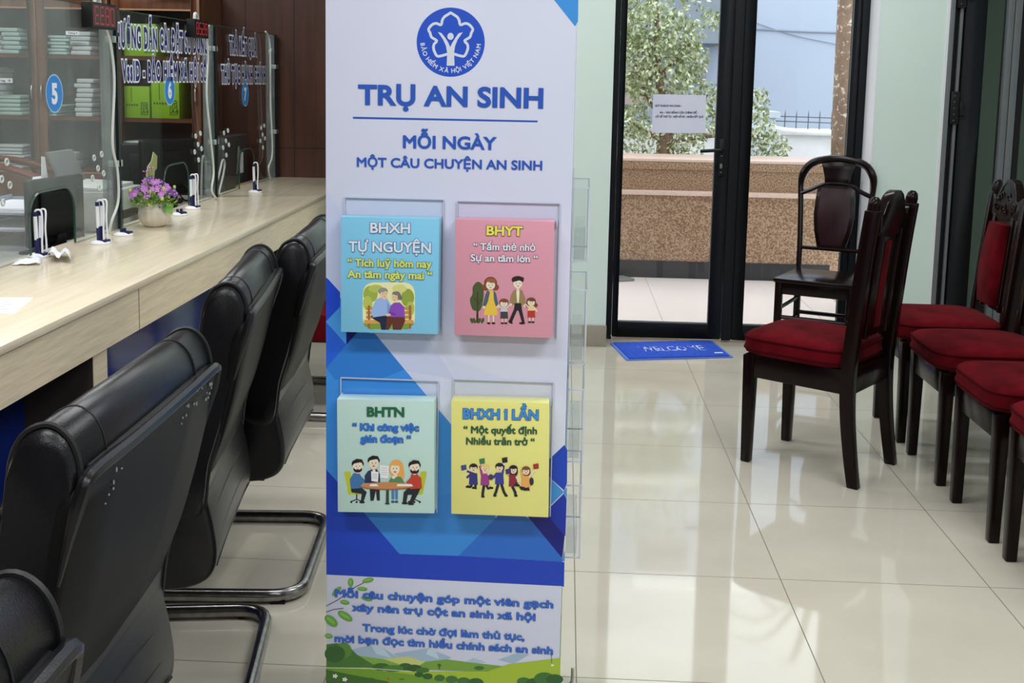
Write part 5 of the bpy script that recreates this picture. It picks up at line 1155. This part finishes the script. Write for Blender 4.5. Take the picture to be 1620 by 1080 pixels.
BUN = [mat('bundle_mint', (188, 214, 206), .8, var=.06), mat('bundle_white', (214, 220, 222), .8, var=.06)]
def bundles(u0, u1, vb, vt, n, mi, label, where, dy=.06):
    a = onY(u0, vb, YF + .12); b = onY(u1, vt, YF + .12); h = (b.z - a.z) / n; rr = random.Random(int(u0 * 7 + vb))
    base = min((.812, 1.147, 1.532), key=lambda z: abs(z - a.z)); h = (b.z - base) / n
    for i in range(n):
        q = rr.uniform(-.012, .012); m = MB(); m.box(a.x + q, b.x + q, YF + dy, YF + .32, base + i * h + .0006, base + (i + 1) * h - .003)
        tag(m.build('paper_bundle', BUN[mi], loc=((a.x + b.x) / 2, YF + .2, base + i * h), bevel=min(.008, h * .3), seg=2), label, 'paper bundle', where)
bundles(10, 37, 84, 44, 6, 0, 'mint paper bundle in the top shelf stack of the left bookcase door', 'bundles top left')
bundles(-22, 5, 84, 55, 4, 1, 'white paper bundle at the photo edge on the top shelf', 'bundles top edge')
bundles(2, 41, 183, 150, 5, 0, 'mint paper bundle on the middle shelf behind the left door', 'bundles middle left')
bundles(-22, -3, 183, 105, 8, 1, 'white paper bundle in the tall stack at the photo edge', 'bundles middle edge')
bundles(84, 112, 86, 56, 6, 0, 'mint paper bundle on the top shelf behind the right door', 'bundles top right')
bundles(118, 148, 86, 50, 5, 1, 'white paper bundle on the top shelf beside the mint ones', 'bundles top right white')
bundles(83, 98, 184, 165, 4, 0, 'mint paper bundle in the low stack behind the number 5 disc', 'bundles behind disc')
bundles(126, 151, 186, 124, 8, 1, 'pale paper bundle in the tall stack on the middle shelf', 'bundles middle tall')
bundles(-10, 42, 262, 228, 7, 1, 'untidy white paper bundle on the lowest glazed shelf', 'bundles lowest left')
bundles(90, 120, 262, 240, 2, 1, 'white paper bundle on the lowest shelf behind the right door', 'bundles lowest right')
bundles(203, 240, 270, 222, 6, 1, 'grey white paper bundle under the green cartons', 'bundles under cartons')
GRN = mat('carton_green', (150, 196, 40), .6, var=.04); GRD = mat('carton_print', (70, 104, 24), .6)
def carton(u0, u1, vb, vt, label, dy=.05):
    a = onY(u0, vb, YF + dy); b = onY(u1, vt, YF + dy); base = min((.812, 1.147, 1.532), key=lambda z: abs(z - a.z)); w_, h = b.x - a.x, b.z - base
    c = thing('carton', ((a.x + b.x) / 2, YF + dy, base + .0005), label, 'carton', 'green cartons in the bookcase')
    m = MB(); m.box(-w_ / 2, w_ / 2, 0, .3, 0, h); m.build('box', GRN, c, bevel=.003)
    m = MB(); y = -.001; q = .004
    for x0, x1, z0, z1 in ((w_ * .16, w_ * .16 + q, .1 * h, .48 * h), (w_ * .4, w_ * .4 + q, .1 * h, .48 * h), (w_ * .16, w_ * .4, .1 * h, .1 * h + q), (w_ * .16, w_ * .4, .47 * h, .48 * h + q), (w_ * .18, w_ * .38, .28 * h, .28 * h + q)): m.box(x0, x1, y, 0, z0, z1)
    for i in range(5): m.box(-w_ * .42 + i * w_ * .1, -w_ * .42 + i * w_ * .1 + w_ * .06, y, 0, .38 * h, .44 * h)
    m.box(-w_ * .22, -w_ * .22 + q, y, 0, .5 * h, .96 * h)
    V, Fs = _text('70', .02); V2, Fs2 = _text('A4', .02); s = h * .18
    for VV, FF, zz in ((V, Fs, .31 * h), (V2, Fs2, .14 * h)): m.add([(w_ * .2 + v.x * s, y - .0002, zz + v.y * s) for v in VV], FF)
    m.build('carton_print', GRD, c, smooth=False)
carton(197, 236, 187, 137, 'green paper carton on the left of the middle shelf behind screen 6')
carton(240, 283, 187, 130, 'green paper carton on the right of the middle shelf behind screen 6')
carton(196, 246, 89, 38, 'green paper carton on the upper shelf behind the navy lettering')
def wallnote(u0, v0, u1, v1, label, body):
    a, b = onY(u0, v0, YF - .0125), onY(u1, v1, YF - .0125); c = Vector(((a.x + b.x) / 2, YF - .0125, (a.z + b.z) / 2)); m = MB(); m.box(a.x, b.x, YF - .0135, YF - .0124, b.z, a.z)
    o = tag(m.build('shelf_label', PAPW, loc=c, smooth=False), label, 'label'); mb = MB(); h = (a.z - b.z) * .42
    text_on(mb, body, Vector((a.x + .012, YF - .0136, c.z - h / 2)) - c, Vector((b.x - .012, YF - .0136, c.z - h / 2)) - c, h, (0, -1, 0), .0002, [(.03, 0)]); flatbuild(mb, 'lettering', [mat('label_ink', (60, 60, 66), .6)], o)
wallnote(-22, 123, 20, 131, 'white paper label reading Tháng 3 on the left bookcase door', 'Tháng 3')
wallnote(104, 49, 125.5, 55.5, 'white paper label reading Tháng 4 on the right bookcase door', 'Tháng 4')
# white paper sheet hanging over the shelf edge
a, b = onY(202, 236, YF - .03), onY(258, 256, YF - .03); m = MB(); m.prism([(a.x, YF - .03, a.z), (b.x, YF - .03, a.z + .004), (a.x + .04, YF - .03, b.z)], (0, -.002, 0)); m.box(a.x - .004, b.x, YF - .05, YF - .022, a.z, a.z + .012)
tag(m.build('paper_sheet', PAPW, loc=a, smooth=False), 'white folded sheet on the lower bookcase edge above the flowers', 'paper')
# ---- notice on the door glass
c4 = [onY(*q, YD - .002) for q in ((1033.5, 149), (1117, 150.5), (1116, 210.5), (1031, 210))]; c = sum((p for p in c4), Vector()) / 4
m = MB(); m.prism(c4, (0, .0009, 0)); nt_ = tag(m.build('paper_notice', mat('notice_paper', (212, 214, 232), .7, var=.03), loc=c, smooth=False), 'white paper notice taped to the left door pane', 'notice')
mb = MB(); nk = mat('notice_ink', (40, 40, 58), .7)
for body, l, r, cap in (('QUÝ KHÁCH VUI LÒNG :', (1036, 168.5), (1078, 169), 2.8), ('RA – VÀO BẰNG CỬA CHÍNH ĐỂ :', (1044, 179.3), (1104, 179.6), 2.8), ('LẤY SỐ THỨ TỰ - NỘP HỒ SƠ - NHẬN KẾT QUẢ', (1037, 185.8), (1113, 186.2), 2.8)):
    A, B = onY(*l, YD - .002), onY(*r, YD - .002); text_on(mb, body, A - c, B - c, cap * YD / F, (0, -1, 0), .0004, [(.05, 0)])
flatbuild(mb, 'lettering', [nk], nt_)
